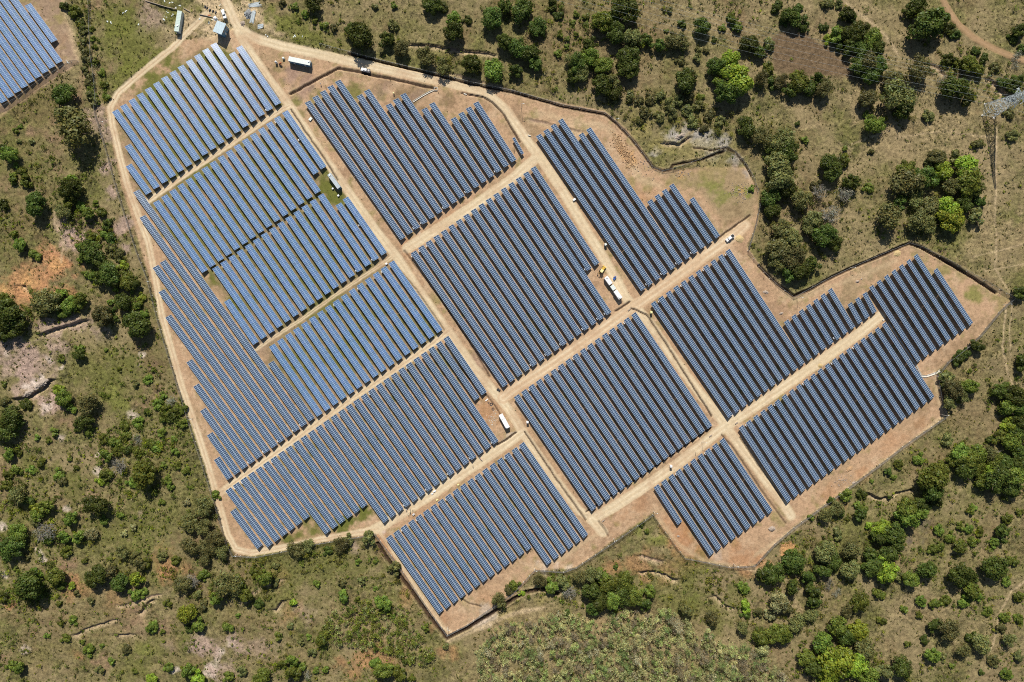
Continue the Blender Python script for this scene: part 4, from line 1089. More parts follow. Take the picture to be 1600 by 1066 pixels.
cabin("inverter_cabin", "short middle white cabin in the row of three below the yellow loader", "cabin", 958, 449.4, 2.7, 2.0, 2.3, a3, M["white"], M["offwhite"], 1)["group"] = G3
cabin("inverter_cabin", "lower white cabin in the row of three below the yellow loader", "cabin", 965.5, 460.4, 5.1, 2.1, 2.7, a3, M["white"], M["white"], 2, [(1.6, -.3)])["group"] = G3
a2 = dirang(6.5, 12)
cabin("inverter_cabin", "square white cabin, upper of the pair beside the bare red yard", "cabin", 784, 651.4, 2.7, 2.1, 2.6, a2, M["white"], M["white"], 1)["group"] = "pair of white cabins"
cabin("inverter_cabin", "long white cabin, lower of the pair beside the bare red yard", "cabin", 790, 662, 5.3, 2.15, 2.7, a2, M["white"], M["white"], 2, [(1.9, -.6)])["group"] = "pair of white cabins"

# the shed with a mono-pitch sheet roof
sh = empty("shed", Vector((P(342.8, 43.2, 5).x, P(342.8, 43.2, 5).y, 0)), dirang(13.2, 5.6))
b = MB(); b.hexa([(-2.2, -2.6, -.1), (2.35, -2.6, -.1), (2.35, 2.7, -.1), (-2.2, 2.7, -.1), (-2.2, -2.6, 4.6), (2.35, -2.6, 5.2), (2.35, 2.7, 5.2), (-2.2, 2.7, 4.6)])
b.build("wall", M["bluewall"], sh)
b = MB(); b.hexa([(-2.75, -3.2, 4.62), (2.75, -3.2, 5.30), (2.75, 3.2, 5.30), (-2.75, 3.2, 4.62), (-2.75, -3.2, 4.72), (2.75, -3.2, 5.40), (2.75, 3.2, 5.40), (-2.75, 3.2, 4.72)])
for i in range(13):
    y = -3.1 + 6.2 * i / 12
    b.hexa([(-2.75, y - .05, 4.71), (2.75, y - .05, 5.39), (2.75, y + .05, 5.39), (-2.75, y + .05, 4.71), (-2.75, y - .03, 4.76), (2.75, y - .03, 5.44), (2.75, y + .03, 5.44), (-2.75, y + .03, 4.76)])
b.build("roof", M["paleblue"], sh)
b = MB(); b.box((2.38, -.8, 1.05), (.06, 1.0, 2.1)); dr = b.build("door", M["offwhite"], sh)
b = MB(); b.box((2.44, -.45, 1.05), (.06, .05, .14)); b.build("handle", M["darkmetal"], dr)
for y, z in ((1.4, 1.6), (1.4, 3.9), (-.8, 3.9)):
    b = MB(); b.box((2.38, y, z), (.07, 1.1, .9)); wn_ = b.build("window", M["glass"], sh)
    f = MB()
    for dz in (-.49, .49): f.box((2.40, y, z + dz), (.09, 1.26, .08))
    for dy in (-.59, .59): f.box((2.40, y + dy, z), (.09, .08, .9))
    f.build("frame", M["offwhite"], wn_)
for y in (-2.61, 2.71):
    b = MB(); b.box((0, y, 3.6), (1.0, .05, .9)); b.build("window", M["glass"], sh)
tag(sh, "two-storey shed with a pale blue sheet roof and blue walls", "shed")

def tank(name, label, cat, px, py, r, h, mat, group=None, legs=0.0, lid=True):
    loc = P(px, py, h); loc.z = 0
    root = empty(name, loc)
    b = MB(); b.tube((0, 0, legs), (0, 0, legs + h * .82), r, r, 20, cap=True)
    for k in range(4): b.tube((0, 0, legs + h * (.12 + .18 * k)), (0, 0, legs + h * (.15 + .18 * k)), r * 1.03, r * 1.03, 20)
    b.build("tank_body", mat, root)
    b = MB(); b.tube((0, 0, legs + h * .82), (0, 0, legs + h * .95), r, r * .45, 20); b.tube((0, 0, legs + h * .95), (0, 0, legs + h), r * .3, r * .3, 16)
    b.build("lid", mat, root)
    if legs:
        for k in range(4):
            a = math.pi / 4 + k * math.pi / 2
            b = MB(); b.tube((r * .8 * math.cos(a), r * .8 * math.sin(a), -.1), (r * .8 * math.cos(a), r * .8 * math.sin(a), legs), .06, .06, 8); b.build("leg", M["steel"], root)
    return tag(root, label, cat, group)

tank("water_tank", "white water tank at the upper corner of the shed", "tank", 339.3, 31.8, .85, 2.2, M["white"], None, 3.3)
tank("water_tank", "white upright tank left of the rusty mixer by the off-white container", "tank", 430.2, 96, .55, 2.3, M["white"])
tank("fuel_drum", "short white drum above the rusty mixer by the off-white container", "drum", 442, 90.3, .6, 1.5, M["offwhite"])

def toilet(px, py, mat, label, ang=0.1):
    loc = P(px, py, 2.2); loc.z = 0
    root = empty("portable_toilet", loc, ang)
    b = MB(); b.rbox((0, 0, 1.05), (1.15, 1.15, 2.1), .08, 0, .98); b.build("cabin_body", mat, root)
    b = MB(); b.rbox((0, 0, 2.2), (1.25, 1.25, .22), .1, 0, .8); b.build("roof", mat, root)
    b = MB(); b.box((0, -.59, 1.0), (.75, .05, 1.8)); d = b.build("door", M["offwhite"], root)
    b = MB(); b.box((.28, -.63, 1.0), (.1, .04, .05)); b.build("handle", M["darkmetal"], d)
    b = MB(); b.tube((.4, .4, 2.2), (.4, .4, 2.6), .05, .05, 8); b.build("vent_pipe", M["white"], root)
    return tag(root, label, "toilet")
toilet(1018, 488.2, M["cream"], "cream portable toilet beside the road crossing, casting a long shadow")
toilet(824.3, 660, M["white"], "white portable toilet at the left edge of a dark block, by the road")
toilet(1049, 729.2, M["white"], "white portable toilet on the road above the smallest panel block")
toilet(946.5, 382, M["offwhite"], "grey-white portable toilet on the road above the yellow loader", .5)

def cabinet(px, py, s, label, mat="white", ang=.6, hh=.8):
    loc = P(px, py, hh); loc.z = -.02
    root = empty("equipment_box", loc, ang)
    b = MB(); b.rbox((0, 0, hh / 2), (s[0], s[1], hh), .06); b.build("box_body", M[mat], root)
    b = MB(); b.rbox((0, 0, hh + .04), (s[0] + .1, s[1] + .1, .1), .06); b.build("lid", M[mat], root)
    return tag(root, label, "equipment box")
cabinet(897.4, 311.8, (1.5, 1.0), "white box on the pale straight road left of the upper right block")
cabinet(528.5, 305.6, (.9, .8), "white box at the lower end of the grey-roofed service cabin")
cabinet(519.8, 294.6, (.8, .7), "small white box left of the grey-roofed service cabin")
cabinet(467.2, 218.4, (.9, .7), "white box between two light blue rows left of the main track")
cabinet(614.8, 145.0, (.6, .6), "pale box on the brown soil above the notched panel rows", "cream", .2, 1.5)
cabinet(561.3, 351.8, (.8, .7), "white box between the two rightmost rows of the third light blue block")
cabinet(603.6, 412.2, (1.0, .8), "white box at the upper end of the lowest light blue block")
cabinet(485.0, 186.0, (1.8, 1.3), "pale heap of sacks on the verge left of the upper dark block", "offwhite", .9, .6)
cabinet(1013.5, 867.5 - 420 + 0, (.6, .6), "small white box beside the lower end of a dark row near the crossing")

# ---------------------------------------------------------------- vehicles (nose along local +x)
def wheels(root, xs, half, r, w=.24):
    for x in xs:
        for s in (-1, 1):
            b = MB(); b.tube((x, s * (half - w), r), (x, s * half, r), r, r, 16); tw = b.build("wheel", M["black"], root)
            b = MB(); b.tube((x, s * (half - .02), r), (x, s * (half + .02), r), r * .55, r * .55, 12); b.build("rim", M["steel"], tw)

def pickup(px, py, ang, label, bed="darkmetal", load=None, group=None):
    loc = P(px, py, 1.2); loc.z = 0
    root = empty("pickup_truck", loc, ang)
    b = MB(); b.rbox((.0, 0, .78), (5.15, 1.82, .66), .22, 0, .97)
    b.rbox((1.75, 0, 1.06), (1.45, 1.66, .20), .2, 0, .90)
    b.build("body", M["white"], root)
    b = MB(); b.rbox((.15, 0, 1.42), (2.35, 1.66, .72), .2, 0, .78); cb = b.build("cab", M["white"], root)
    b = MB(); b.hexa([(1.06, -.68, 1.20), (1.34, -.70, 1.18), (1.34, .70, 1.18), (1.06, .68, 1.20), (.93, -.60, 1.70), (1.0, -.60, 1.72), (1.0, .60, 1.72), (.93, .60, 1.70)]); b.build("windscreen", M["glass"], cb)
    b = MB(); b.hexa([(-1.08, -.64, 1.20), (-1.0, -.64, 1.20), (-1.0, .64, 1.20), (-1.08, .64, 1.20), (-.84, -.58, 1.66), (-.78, -.58, 1.66), (-.78, .58, 1.66), (-.84, .58, 1.66)]); b.build("rear_window", M["glass"], cb)
    for s in (-1, 1):
        b = MB(); b.box((.15, s * .80, 1.42), (1.7, .05, .34)); b.build("side_window", M["glass"], cb)
        b = MB(); b.box((2.54, s * .66, .9), (.1, .34, .2)); b.build("headlight", M["offwhite"], root)
        b = MB(); b.box((.95, s * 1.0, 1.22), (.14, .22, .16)); b.build("mirror", M["darkmetal"], root)
    b = MB(); b.box((-1.80, 0, 1.12), (1.38, 1.50, .05)); b.build("bed_floor", M[bed], root)
    b = MB()
    for s in (-1, 1): b.box((-1.80, s * .84, 1.24), (1.5, .08, .28))
    b.box((-2.53, 0, 1.24), (.08, 1.6, .28)); b.build("bed_rail", M["darkmetal" if load else "white"], root)
    if load:
        b = MB(); b.rbox((-1.8, 0, 1.32), (1.05, 1.1, .36), .1); b.build("cargo_cover", M[load], root)
    wheels(root, (1.6, -1.6), .92, .38)
    return tag(root, label, "pickup", group)

pickup(571.0, 109.3, dirang(-13.5, -3.2), "white pickup with a dark bed and pale load on the upper road", "darkmetal", "shirt")
pickup(1140.8, 372.0, dirang(-11, 8.6), "white pickup with a dark open bed beside the sand pile", "black")
pickup(349.2, 21.5, dirang(-4.5, -12.5), "white pickup standing above the shed on bare dirt", "white")

# yellow backhoe loader
root = empty("backhoe_loader", Vector((P(941.2, 422, 1.5).x, P(941.2, 422, 1.5).y, 0)), dirang(5.5, -7.5))
b = MB(); b.rbox((.5, 0, 1.05), (2.6, 1.25, .9), .15); b.rbox((-.6, 0, .95), (1.4, 1.5, .7), .12); b.build("body", M["yellow"], root)
b = MB(); b.rbox((-.75, 0, 1.95), (1.5, 1.45, 1.5), .12, 0, .9); cb = b.build("cab", M["yellow"], root)
b = MB(); b.box((.03, 0, 2.0), (.06, 1.2, .9)); b.box((-.75, .73, 2.0), (1.1, .06, .9)); b.box((-.75, -.73, 2.0), (1.1, .06, .9)); b.build("window", M["glass"], cb)
b = MB(); b.rbox((-.75, 0, 2.75), (1.6, 1.55, .12), .12); b.build("roof", M["cream"], cb)
b = MB()
for s in (-1, 1): b.bar((.3, s * .75, 1.3), (2.1, s * .75, .55), .16)
b.build("loader_arm", M["yellow"], root)
b = MB(); b.hexa([(1.9, -1.1, .1), (2.6, -1.1, .05), (2.6, 1.1, .05), (1.9, 1.1, .1), (2.0, -1.1, .9), (2.15, -1.1, .9), (2.15, 1.1, .9), (2.0, 1.1, .9)]); b.build("bucket", M["yellow"], root)
b = MB(); b.bar((-1.5, 0, 1.0), (-2.3, .3, 2.6), .22); b.build("boom", M["yellow"], root)
b = MB(); b.bar((-2.3, .3, 2.6), (-3.1, .7, 1.2), .18); b.build("dipper", M["yellow"], root)
b = MB(); b.rbox((-3.1, .72, .9), (.6, .6, .5), .1, 0, .8); b.build("digging_bucket", M["darkmetal"], root)
wheels(root, (-.9,), 1.12, .72, .42); wheels(root, (1.35,), 1.0, .48, .32)
tag(root, "yellow backhoe loader parked above the row of three white cabins", "loader")

# blue utility trailer
root = empty("utility_trailer", Vector((P(960.2, 434.6).x, P(960.2, 434.6).y, 0)), dirang(3.6, -5.6))
b = MB(); b.rbox((0, 0, .75), (2.0, 1.1, .5), .15); b.build("box_body", M["blue"], root)
b = MB(); b.box((.25, 0, 1.02), (1.0, .7, .06)); b.build("hatch", M["darkmetal"], root)
b = MB(); b.bar((-1.0, .3, .5), (-1.7, 0, .5), .08); b.bar((-1.0, -.3, .5), (-1.7, 0, .5), .08); b.build("drawbar", M["white"], root)
wheels(root, (0,), .72, .28, .18)
tag(root, "small blue trailer with a white drawbar right of the upper white cabin", "trailer")

# rusty cement mixer
root = empty("cement_mixer", Vector((P(439, 100.5).x, P(439, 100.5).y, 0)), .4)
b = MB(); b.tube((-.35, 0, 1.0), (.35, 0, 1.5), .5, .55, 14); b.tube((.35, 0, 1.5), (.75, 0, 1.78), .55, .26, 14); b.build("drum", M["orange"], root)
for s in (-1, 1):
    b = MB(); b.bar((-.5, s * .6, -.05), (0, s * .5, 1.2), .08); b.bar((.5, s * .6, -.05), (0, s * .5, 1.2), .08); b.build("stand_frame", M["orange"], root)
b = MB(); b.rbox((-.7, 0, .7), (.5, .6, .6), .08); b.build("engine_box", M["darkmetal"], root)
wheels(root, (-.4,), .72, .26, .12)
tag(root, "rusty orange cement mixer left of the off-white container", "mixer")

# dark quad bike at the road bend
root = empty("quad_bike", Vector((P(779, 608.8).x, P(779, 608.8).y, 0)), dirang(4, 3))
b = MB(); b.rbox((0, 0, .6), (1.7, .6, .35), .12, 0, .9); b.rbox((.55, 0, .72), (.5, 1.0, .12), .1); b.rbox((-.6, 0, .72), (.5, 1.0, .12), .1); b.build("body", M["darkmetal"], root)
b = MB(); b.rbox((-.2, 0, .85), (.75, .34, .16), .1); b.build("seat", M["black"], root)
b = MB(); b.bar((.4, -.4, 1.05), (.4, .4, 1.05), .05); b.bar((.5, 0, .7), (.4, 0, 1.05), .05); b.build("handlebar", M["steel"], root)
wheels(root, (.65, -.65), .62, .3, .25)
tag(root, "dark grey quad bike at the road bend above the bare red yard", "quad bike")

# ---------------------------------------------------------------- people
def body_mesh():
    V = [(0, 0, .95), (0, 0, 1.18), (0, 0, 1.38), (0, 0, 1.50), (0, .01, 1.63), (0, .01, 1.74),
         (.10, 0, .90), (.12, .02, .50), (.12, -.02, .08), (.12, .12, .03), (-.10, 0, .90), (-.13, -.02, .50), (-.13, -.04, .08), (-.13, .10, .03),
         (.19, 0, 1.40), (.25, .02, 1.14), (.24, .14, .92), (.235, .18, .84), (-.19, 0, 1.40), (-.26, 0, 1.14), (-.27, .08, .90), (-.27, .10, .82)]
    E = [(0, 1), (1, 2), (2, 3), (3, 4), (4, 5), (0, 6), (6, 7), (7, 8), (8, 9), (0, 10), (10, 11), (11, 12), (12, 13), (2, 14), (14, 15), (15, 16), (16, 17), (2, 18), (18, 19), (19, 20), (20, 21)]
    Rr = [.15, .15, .16, .06, .085, .075, .10, .07, .05, .045, .10, .07, .05, .045, .07, .05, .038, .035, .07, .05, .038, .035]
    me = bpy.data.meshes.new("person_body"); me.from_pydata(V, E, [])
    o = bpy.data.objects.new("person_body", me); C.objects.link(o)
    mod = o.modifiers.new("skin", "SKIN"); o.modifiers.new("sub", "SUBSURF").levels = 1
    for i, sv in enumerate(me.skin_vertices[0].data):
        sv.radius = (Rr[i], Rr[i] * (.72 if i < 3 else 1)); sv.use_root = i == 0
    dg = bpy.context.evaluated_depsgraph_get()
    out = bpy.data.meshes.new_from_object(o.evaluated_get(dg))
    bpy.data.objects.remove(o)
    out.materials.clear()
    for mm in (M["skin"], M["jeans"], M["shirt"]): out.materials.append(mm)
    for p_ in out.polygons:
        c = p_.center
        p_.material_index = 1 if c.z < .93 and abs(c.x) < .19 else 2 if c.z < 1.5 and c.z > .98 else 0
    return out
BODY = body_mesh()
def ring_shell(zs, rx, ry):
    b = MB(); n = 14
    for z, x, y in zip(zs, rx, ry):
        for i in range(n):
            t = 2 * math.pi * i / n
            b.v.append((x * math.cos(t), y * math.sin(t), z))
    for j in range(len(zs) - 1):
        for i in range(n):
            k = (i + 1) % n
            b.f.append((j * n + i, j * n + k, (j + 1) * n + k, (j + 1) * n + i)); b.m.append(0)
    return b
VEST = ring_shell([.95, 1.1, 1.3, 1.44, 1.47], [.185, .19, .215, .20, .09], [.135, .14, .145, .12, .08]).mesh("vest")
hb = ring_shell([1.70, 1.705, 1.72, 1.78, 1.83, 1.85], [.155, .16, .118, .112, .07, .01], [.17, .18, .14, .13, .08, .01]); HELM = hb.mesh("helmet")
def person(px, py, ang, label, vest="vest", helmet="white", group=None):
    loc = P(px, py, 1.5); loc.z = 0
    root = bpy.data.objects.new("person", BODY); C.objects.link(root); root.location = loc; root.rotation_euler = (0, 0, ang)
    for nm, me, mt in (("vest", VEST, vest), ("helmet", HELM, helmet)):
        o = bpy.data.objects.new(nm, me); C.objects.link(o); o.parent = root
        if not me.materials: me.materials.append(M["white"])
        o.material_slots[0].link = "OBJECT"; o.material_slots[0].material = M[mt]
    return tag(root, label, "person", group)
g_ = "workers on the dirt road above the lowest block"
person(634.8, 797, .5, "person in a pale shirt standing at the left of the group on the lower road", "shirt", "white", g_)
person(640.2, 796, 2.0, "person in a pale shirt standing at the top of the group on the lower road", "shirt", "shirt", g_)
person(638, 804, -1, "person in a white shirt standing lowest in the group on the lower road", "white", "cream", g_)
person(640.5, 800, 3.6, "person in a yellow vest standing in the middle of the group on the lower road", "vest", "yellow", g_)
person(644.3, 797, 4.0, "person in a dull yellow vest standing rightmost in the group on the lower road", "yellow", "yellow", g_)
person(738.8, 728.4, 1, "person in dark clothes walking alone on the lower cross road", "jeans", "darkmetal")
person(500.5, 130.4, .3, "person in a pale shirt left of the first notched rows of the upper block", "shirt", "white")
person(508.2, 133.5, 2.2, "person in a yellow vest beside the upper ends of the upper dark block", "vest", "yellow")
person(803.3, 233.4, .8, "person in a yellow vest beside the very short narrow panel row", "vest", "yellow")
person(1087.3, 708, 1.7, "person in a yellow vest at the upper end of the smallest block", "yellow", "yellow")
person(890.6, 678.6, 1.1, "person in an orange vest between two rows right of the lower white toilet", "orange", "yellow")

# ---------------------------------------------------------------- heaps, stacks and small things on the ground
def mound(name, label, cat, px, py, rx, ry, h, mat, ang=0.0, seed=1, rough=.25, group=None):
    rg = random.Random(seed)
    b = MB(); rings, n = 7, 18
    jit = [[1 + rough * rg.uniform(-1, 1) for _ in range(n)] for _ in range(rings)]
    for j in range(rings):
        t = j / rings; rad = 1 - t
        for i in range(n):
            a = 2 * math.pi * i / n
            b.v.append((rx * rad * jit[j][i] * math.cos(a), ry * rad * jit[j][i] * math.sin(a), h * (1 - (1 - t) ** 1.7) * (1 + rough * .4 * rg.uniform(-1, 1)) - .12))
    b.v.append((0, 0, h - .1)); top = len(b.v) - 1
    for j in range(rings - 1):
        for i in range(n):
            k = (i + 1) % n
            b.f.append((j * n + i, j * n + k, (j + 1) * n + k, (j + 1) * n + i)); b.m.append(0)
    for i in range(n):
        b.f.append(((rings - 1) * n + i, (rings - 1) * n + (i + 1) % n, top)); b.m.append(0)
    o = b.build(name, mat, None, Vector((P(px, py).x, P(px, py).y, ground_z(P(px, py).x, P(px, py).y))))
    o.rotation_euler = (0, 0, ang)
    return tag(o, label, cat, group)
mound("sand_pile", "yellow sand pile beside the parked white pickup", "sand pile", 1155.5, 373.5, 2.6, 2.3, .9, M["sand"], 0, 2, .12)
mound("sand_pile", "small dark-edged soil heap on the bare ground above the far right block", "soil heap", 1402, 396, 2.4, 2.0, .8, M["sand"], .5, 4, .15)
mound("rubble_heap", "grey rubble heap left of the silver steel bundle near the top edge", "rubble heap", 388, 22.5, 2.0, 2.6, 1.4, M["greyrubble"], 0, 5, .3)
mound("soil_heap", "small brown soil heap below the grey rubble heap", "soil heap", 379.5, 37, 1.4, 1.6, .9, M["rock"], 0, 6, .3)
mound("soil_heap", "pale soil heap with dry bushes at the lower right road end", "soil heap", 1206, 826, 2.2, 1.6, 1.3, M["rock"], 0, 7, .3)
mound("soil_heap", "small pale soil heap on the road verge above the long lower right block", "soil heap", 1281.5, 571.5, 1.5, 1.3, .7, M["sand"], 0, 8, .2)
mound("soil_heap", "orange stones heaped below the long lower right block", "stone heap", 1326.5, 733.5, 2.6, 1.5, .6, M["stone"], .6, 9, .35)
for k, (x, y, rx, ry, hh, an) in enumerate([(1062.5, 213.5, 2.6, 1.3, 1.6, .5), (1196.5, 456.5, 1.7, 1.0, .7, -.2), (66, 600, 4.5, 1.6, 1.2, .6), (1340, 440, 1.4, .7, .8, .2), (1346, 436, .7, .5, .5, .9), (45, 614, 3.2, 1.4, 1.0, .6), (1220.5, 490, 1.4, .7, .6, .3), (1060, 838, .9, .7, .6, .2), (1334, 754.5, 1.4, .7, .6, .5), (1246, 492, .8, .6, .5, .2)]):
    names = ["pale grey boulder among the rocks by the ditch bend", "flat pale boulder right of the stepped block", "long pale rock ridge on the bare pink slope", "dark boulder on the straw ground left of the far right block",
             "small dark rock beside the dark boulder on the straw ground", "lower pale rock ridge on the bare pink slope", "low rock pile above the stepped panel rows", "rock beside the fence left of the smallest block", "pale rock at the boundary track below the long lower right block", "small rock right of the low rock pile above the stepped rows"]
    mound("boulder", names[k], "rock", x, y, rx, ry, hh, M["rock"], an, 30 + k, .28, "boulders on bare ground")
# a strip of orange quarry stones along the fence bend: rubble
rs = MB(); rg = random.Random(77)
for _ in range(420):
    t = rg.random(); x = 962 + 26 * t + rg.gauss(0, 5); y = 214 + 46 * t + rg.gauss(0, 4)
    s = rg.uniform(.12, .42); g = P(x, y)
    rs.box((g.x, g.y, s * .3), (s * 2, s * 1.5, s * 1.3), 0, rg.uniform(0, 3), .6)
tag(rs.build("stone_rubble", M["stone"]), "loose orange stones spread along the fence bend", "stones", None, "stuff")
rs = MB()
for _ in range(260):
    k = rg.random()
    x, y = ((1155 + rg.gauss(0, 10), 302 + rg.gauss(0, 8)) if k < .4 else (1064 + rg.gauss(0, 6), 273 + rg.gauss(0, 4)) if k < .6 else (1320 + rg.gauss(0, 12), 752 - rg.gauss(0, 5)) if k < .8 else (1008 + rg.gauss(0, 14), 262 + rg.gauss(0, 10)))
    s = rg.uniform(.1, .35); g = P(x, y)
    rs.box((g.x, g.y, s * .3), (s * 2, s * 1.5, s * 1.3), 0, rg.uniform(0, 3), .6)
tag(rs.build("scattered_stones", M["rock"]), "scattered pale stones on the bare corners of the site", "stones", None, "stuff")

def beam_stack(name, label, px, py, ang, L, n, layers, mat, spread=0.05, seed=1):
    rg = random.Random(seed)
    loc = P(px, py); loc.z = 0
    root = empty(name, loc, ang)
    for l in range(layers):
        b = MB()
        for i in range(n):
            y = (i - (n - 1) / 2) * .24 + rg.uniform(-.04, .04); a = rg.uniform(-spread, spread); dx = rg.uniform(-.5, .5)
            b.bar((dx - L / 2, y - a * L / 2, .12 + .2 * l), (dx + L / 2, y + a * L / 2, .12 + .2 * l), .15, 0, .12)
        b.build("steel_layer", mat, root)
    return tag(root, label, "steel stack", "stacks of steel at the top edge")
beam_stack("steel_beam_stack", "silver steel bundle lying right of the grey rubble heap", 395.5, 27, dirang(-4, 18), 6.5, 9, 3, M["steel_light"], .02, 3)
beam_stack("steel_beam_stack", "loose fan of pale steel rails at the top edge above the bundle", 398.5, 8, dirang(18, -3), 6.5, 10, 2, M["steel_light"], .09, 4)
beam_stack("steel_beam_stack", "small square stack of pale steel right of the bundle", 407.5, 42, .2, 2.8, 10, 3, M["steel_light"], .05, 5)
def pallet(px, py, w, d, h, ang, label, mat):
    loc = P(px, py); loc.z = 0
    root = empty("pallet_stack", loc, ang)
    b = MB()
    for i in range(5): b.box((-w / 2 + w * (i + .5) / 5, 0, .12), (w / 5 * .8, d, .03))
    for i in (-1, 0, 1): b.box((0, i * d * .42, .05), (w, .1, .1))
    b.build("pallet", M["sand"], root)
    b = MB(); b.rbox((0, 0, .14 + h / 2), (w * .95, d * .95, h), .05); b.build("load", mat, root)
    return tag(root, label, "pallet", "pallets along the lower cross road")
pallet(646.3, 803.6, 1.4, 1.0, .5, .7, "pink-wrapped pallet lying right of the group of workers", M["shirt"])
pallet(679, 767.5, 1.8, .9, .3, .5, "white pallet on the cross road near the lower panel ends", M["white"])
pallet(675.5, 771.5, 1.1, .8, .3, .5, "small white pallet just left of another on the cross road", M["white"])
pallet(716, 757.5, 1.0, .8, .4, .5, "yellow-white pallet at the road edge above the lowest block", M["cream"])
pallet(683, 781, 1.2, .8, .4, .6, "cream pallet by the upper ends of the lowest block", M["cream"])
pallet(760.5, 625, 1.8, .6, .15, dirang(6, -5), "long white sheet pallet below the two shortened rows by the red yard", M["white"])
# red and white barrier board
root = empty("barrier_board", Vector((P(751.6, 717).x, P(751.6, 717).y, 0)), dirang(3.4, 3.4))
b = MB()
for k in range(5): b.box((-.8 + .4 * k, 0, .85), (.4, .08, .45), k % 2)
b.build("board", [M["white"], M["red"]], root)
for s in (-.8, .8):
    b = MB(); b.bar((s, -.4, 0), (s, 0, .9), .06); b.bar((s, .4, 0), (s, 0, .9), .06); b.build("leg", M["white"], root)
tag(root, "red and white barrier board on the cross road left of the bare red yard", "barrier")
# cable drums and cable coils in the red yard
for k, (x, y, r, lab) in enumerate([(763.3, 629.4, .5, "small dark cable coil, topmost in the bare red yard"), (767.6, 631.8, .9, "large dark cable coil in the middle of the bare red yard"), (770.4, 639.2, .8, "dark cable coil, lowest in the bare red yard")]):
    b = MB()
    for q in range(5):
        rr_ = r * (.55 + .1 * q); n = 22
        for i in range(n):
            a0, a1 = 2 * math.pi * i / n, 2 * math.pi * (i + 1) / n
            b.tube((rr_ * math.cos(a0), rr_ * math.sin(a0), .05 + .03 * (q % 3)), (rr_ * math.cos(a1), rr_ * math.sin(a1), .05 + .03 * (q % 3)), .05, .05, 5, 0, False)
    g = P(x, y)
    tag(b.build("cable_coil", M["darkmetal"], None, (g.x, g.y, 0.01)), lab, "cable coil", "cable coils in the red yard")
b = MB()
for _ in range(60):
    x, y = rg.gauss(770, 4), rg.gauss(652, 6); g = P(x, y); s = rg.uniform(.05, .2)
    b.box((g.x, g.y, .03), (s * 2, s, .06), 0, rg.uniform(0, 3))
tag(b.build("packing_debris", M["offwhite"]), "white packing scraps strewn beside the two white cabins", "scraps", None, "stuff")
b = MB()
for (x, y) in ((168, 35.5), (173.5, 34.5), (216, 39), (191, 20), (197, 18), (270, 24), (262, 20), (259, 26), (256, 30), (265, 5), (270, 3), (258, 2), (281, 8), (275, 12), (334, 31), (313, 30), (327, 36), (345, 8), (418, 56), (473, 57), (459, 56), (106, 96), (107, 98)):
    for _ in range(3):
        g = P(x + rg.gauss(0, 1), y + rg.gauss(0, 1)); s = rg.uniform(.15, .5)
        b.box((g.x, g.y, ground_z(g.x, g.y) + .08), (s * 2, s * 1.3, .2), 0, rg.uniform(0, 3), .8)
tag(b.build("yard_debris", M["offwhite"]), "pale scraps and blocks strewn over the grass and dirt around the shed", "scraps", None, "stuff")
# low block walls in the compound
def low_wall(s, h, w, label, mat, name="low_wall"):
    b = MB(); q = pts(s)
    for (x0, y0), (x1, y1) in zip(q[:-1], q[1:]):
        p0, p1 = P(x0, y0), P(x1, y1)
        b.bar((p0.x, p0.y, h / 2 - .1), (p1.x, p1.y, h / 2 - .1), w, 0, h)
    return tag(b.build(name, mat), label, "wall")
low_wall("228,2 245,7 262,12 276,15", .8, .25, "low dark block wall running left from the pale green-roofed cabin", M["rock"])
low_wall("287,13 297,19", .8, .25, "short low block wall right of the pale green-roofed cabin", M["rock"])
low_wall("312,23 322,25 332,27.5", .7, .25, "low block wall above the shed beside the small garden", M["rock"])
mound("brick_heap", "flat heap of red bricks above the shed", "brick heap", 327.5, 24.3, 1.5, .5, .3, M["orange"], -.25, 14, .3)
for k, (x, y) in enumerate(((321, 11), (324, 12.8), (328, 16), (333, 17.8), (337.5, 20))):
    g = P(x, y); b = MB(); b.rbox((0, 0, .35), (1.3, .5, .7), .05); o = b.build("concrete_block", M["darkmetal"], None, (g.x, g.y, 0)); o.rotation_euler = (0, 0, 1.0)
    tag(o, "%s dark block from the left in the row above the shed" % ["leftmost", "second", "third", "fourth", "fifth"][k], "block", "dark blocks in a row above the shed")

# concrete flumes
def flume(s, w, label):
    q = [P(x, y) for x, y in pts(s)]
    b = MB()
    for p0, p1 in zip(q[:-1], q[1:]):
        d = (p1 - p0); d.z = 0; d.normalize(); sd = Vector((d.y, -d.x, 0))
        b.bar(p0 + Vector((0, 0, .03)), p1 + Vector((0, 0, .03)), w, 0, .08)
        for sg in (-1, 1):
            b.bar(p0 + sd * (sg * (w / 2 + .06)) + Vector((0, 0, .16)), p1 + sd * (sg * (w / 2 + .06)) + Vector((0, 0, .16)), .12, 0, .4)
    return b
root = empty("concrete_flume", Vector((0, 0, 0)))
flume("645,159.5 660,150 670,144.5 678,141", .65, "").build("channel", M["concrete"], root)
g = P(681, 139.3); b = MB()
for (dx, dy, sx, sy) in ((0, .8, 1.9, .2), (0, -.8, 1.9, .2), (.85, 0, .2, 1.4), (-.85, 0, .2, 1.4)): b.box((g.x + dx, g.y + dy, .2), (sx, sy, .7))
b.build("inlet_box", M["concrete"], root)
tag(root, "white concrete flume running from the upper road to the notched rows", "flume")
root = empty("concrete_flume", Vector((0, 0, 0)))
flume("1388,505 1400,523 1418,550 1432,572 1440,588", .38, "").build("channel", M["concrete"], root)
flume("1440,588 1447,588 1455,585.5 1463,582.5 1469,579", .9, "").build("outlet", M["concrete"], root)
g = P(1380, 500); b = MB(); b.box((g.x, g.y, .15), (1.0, .8, .5), 0, .5); b.build("inlet_box", M["concrete"], root)
tag(root, "white concrete flume beside the last long row, bending out to the fence", "flume")
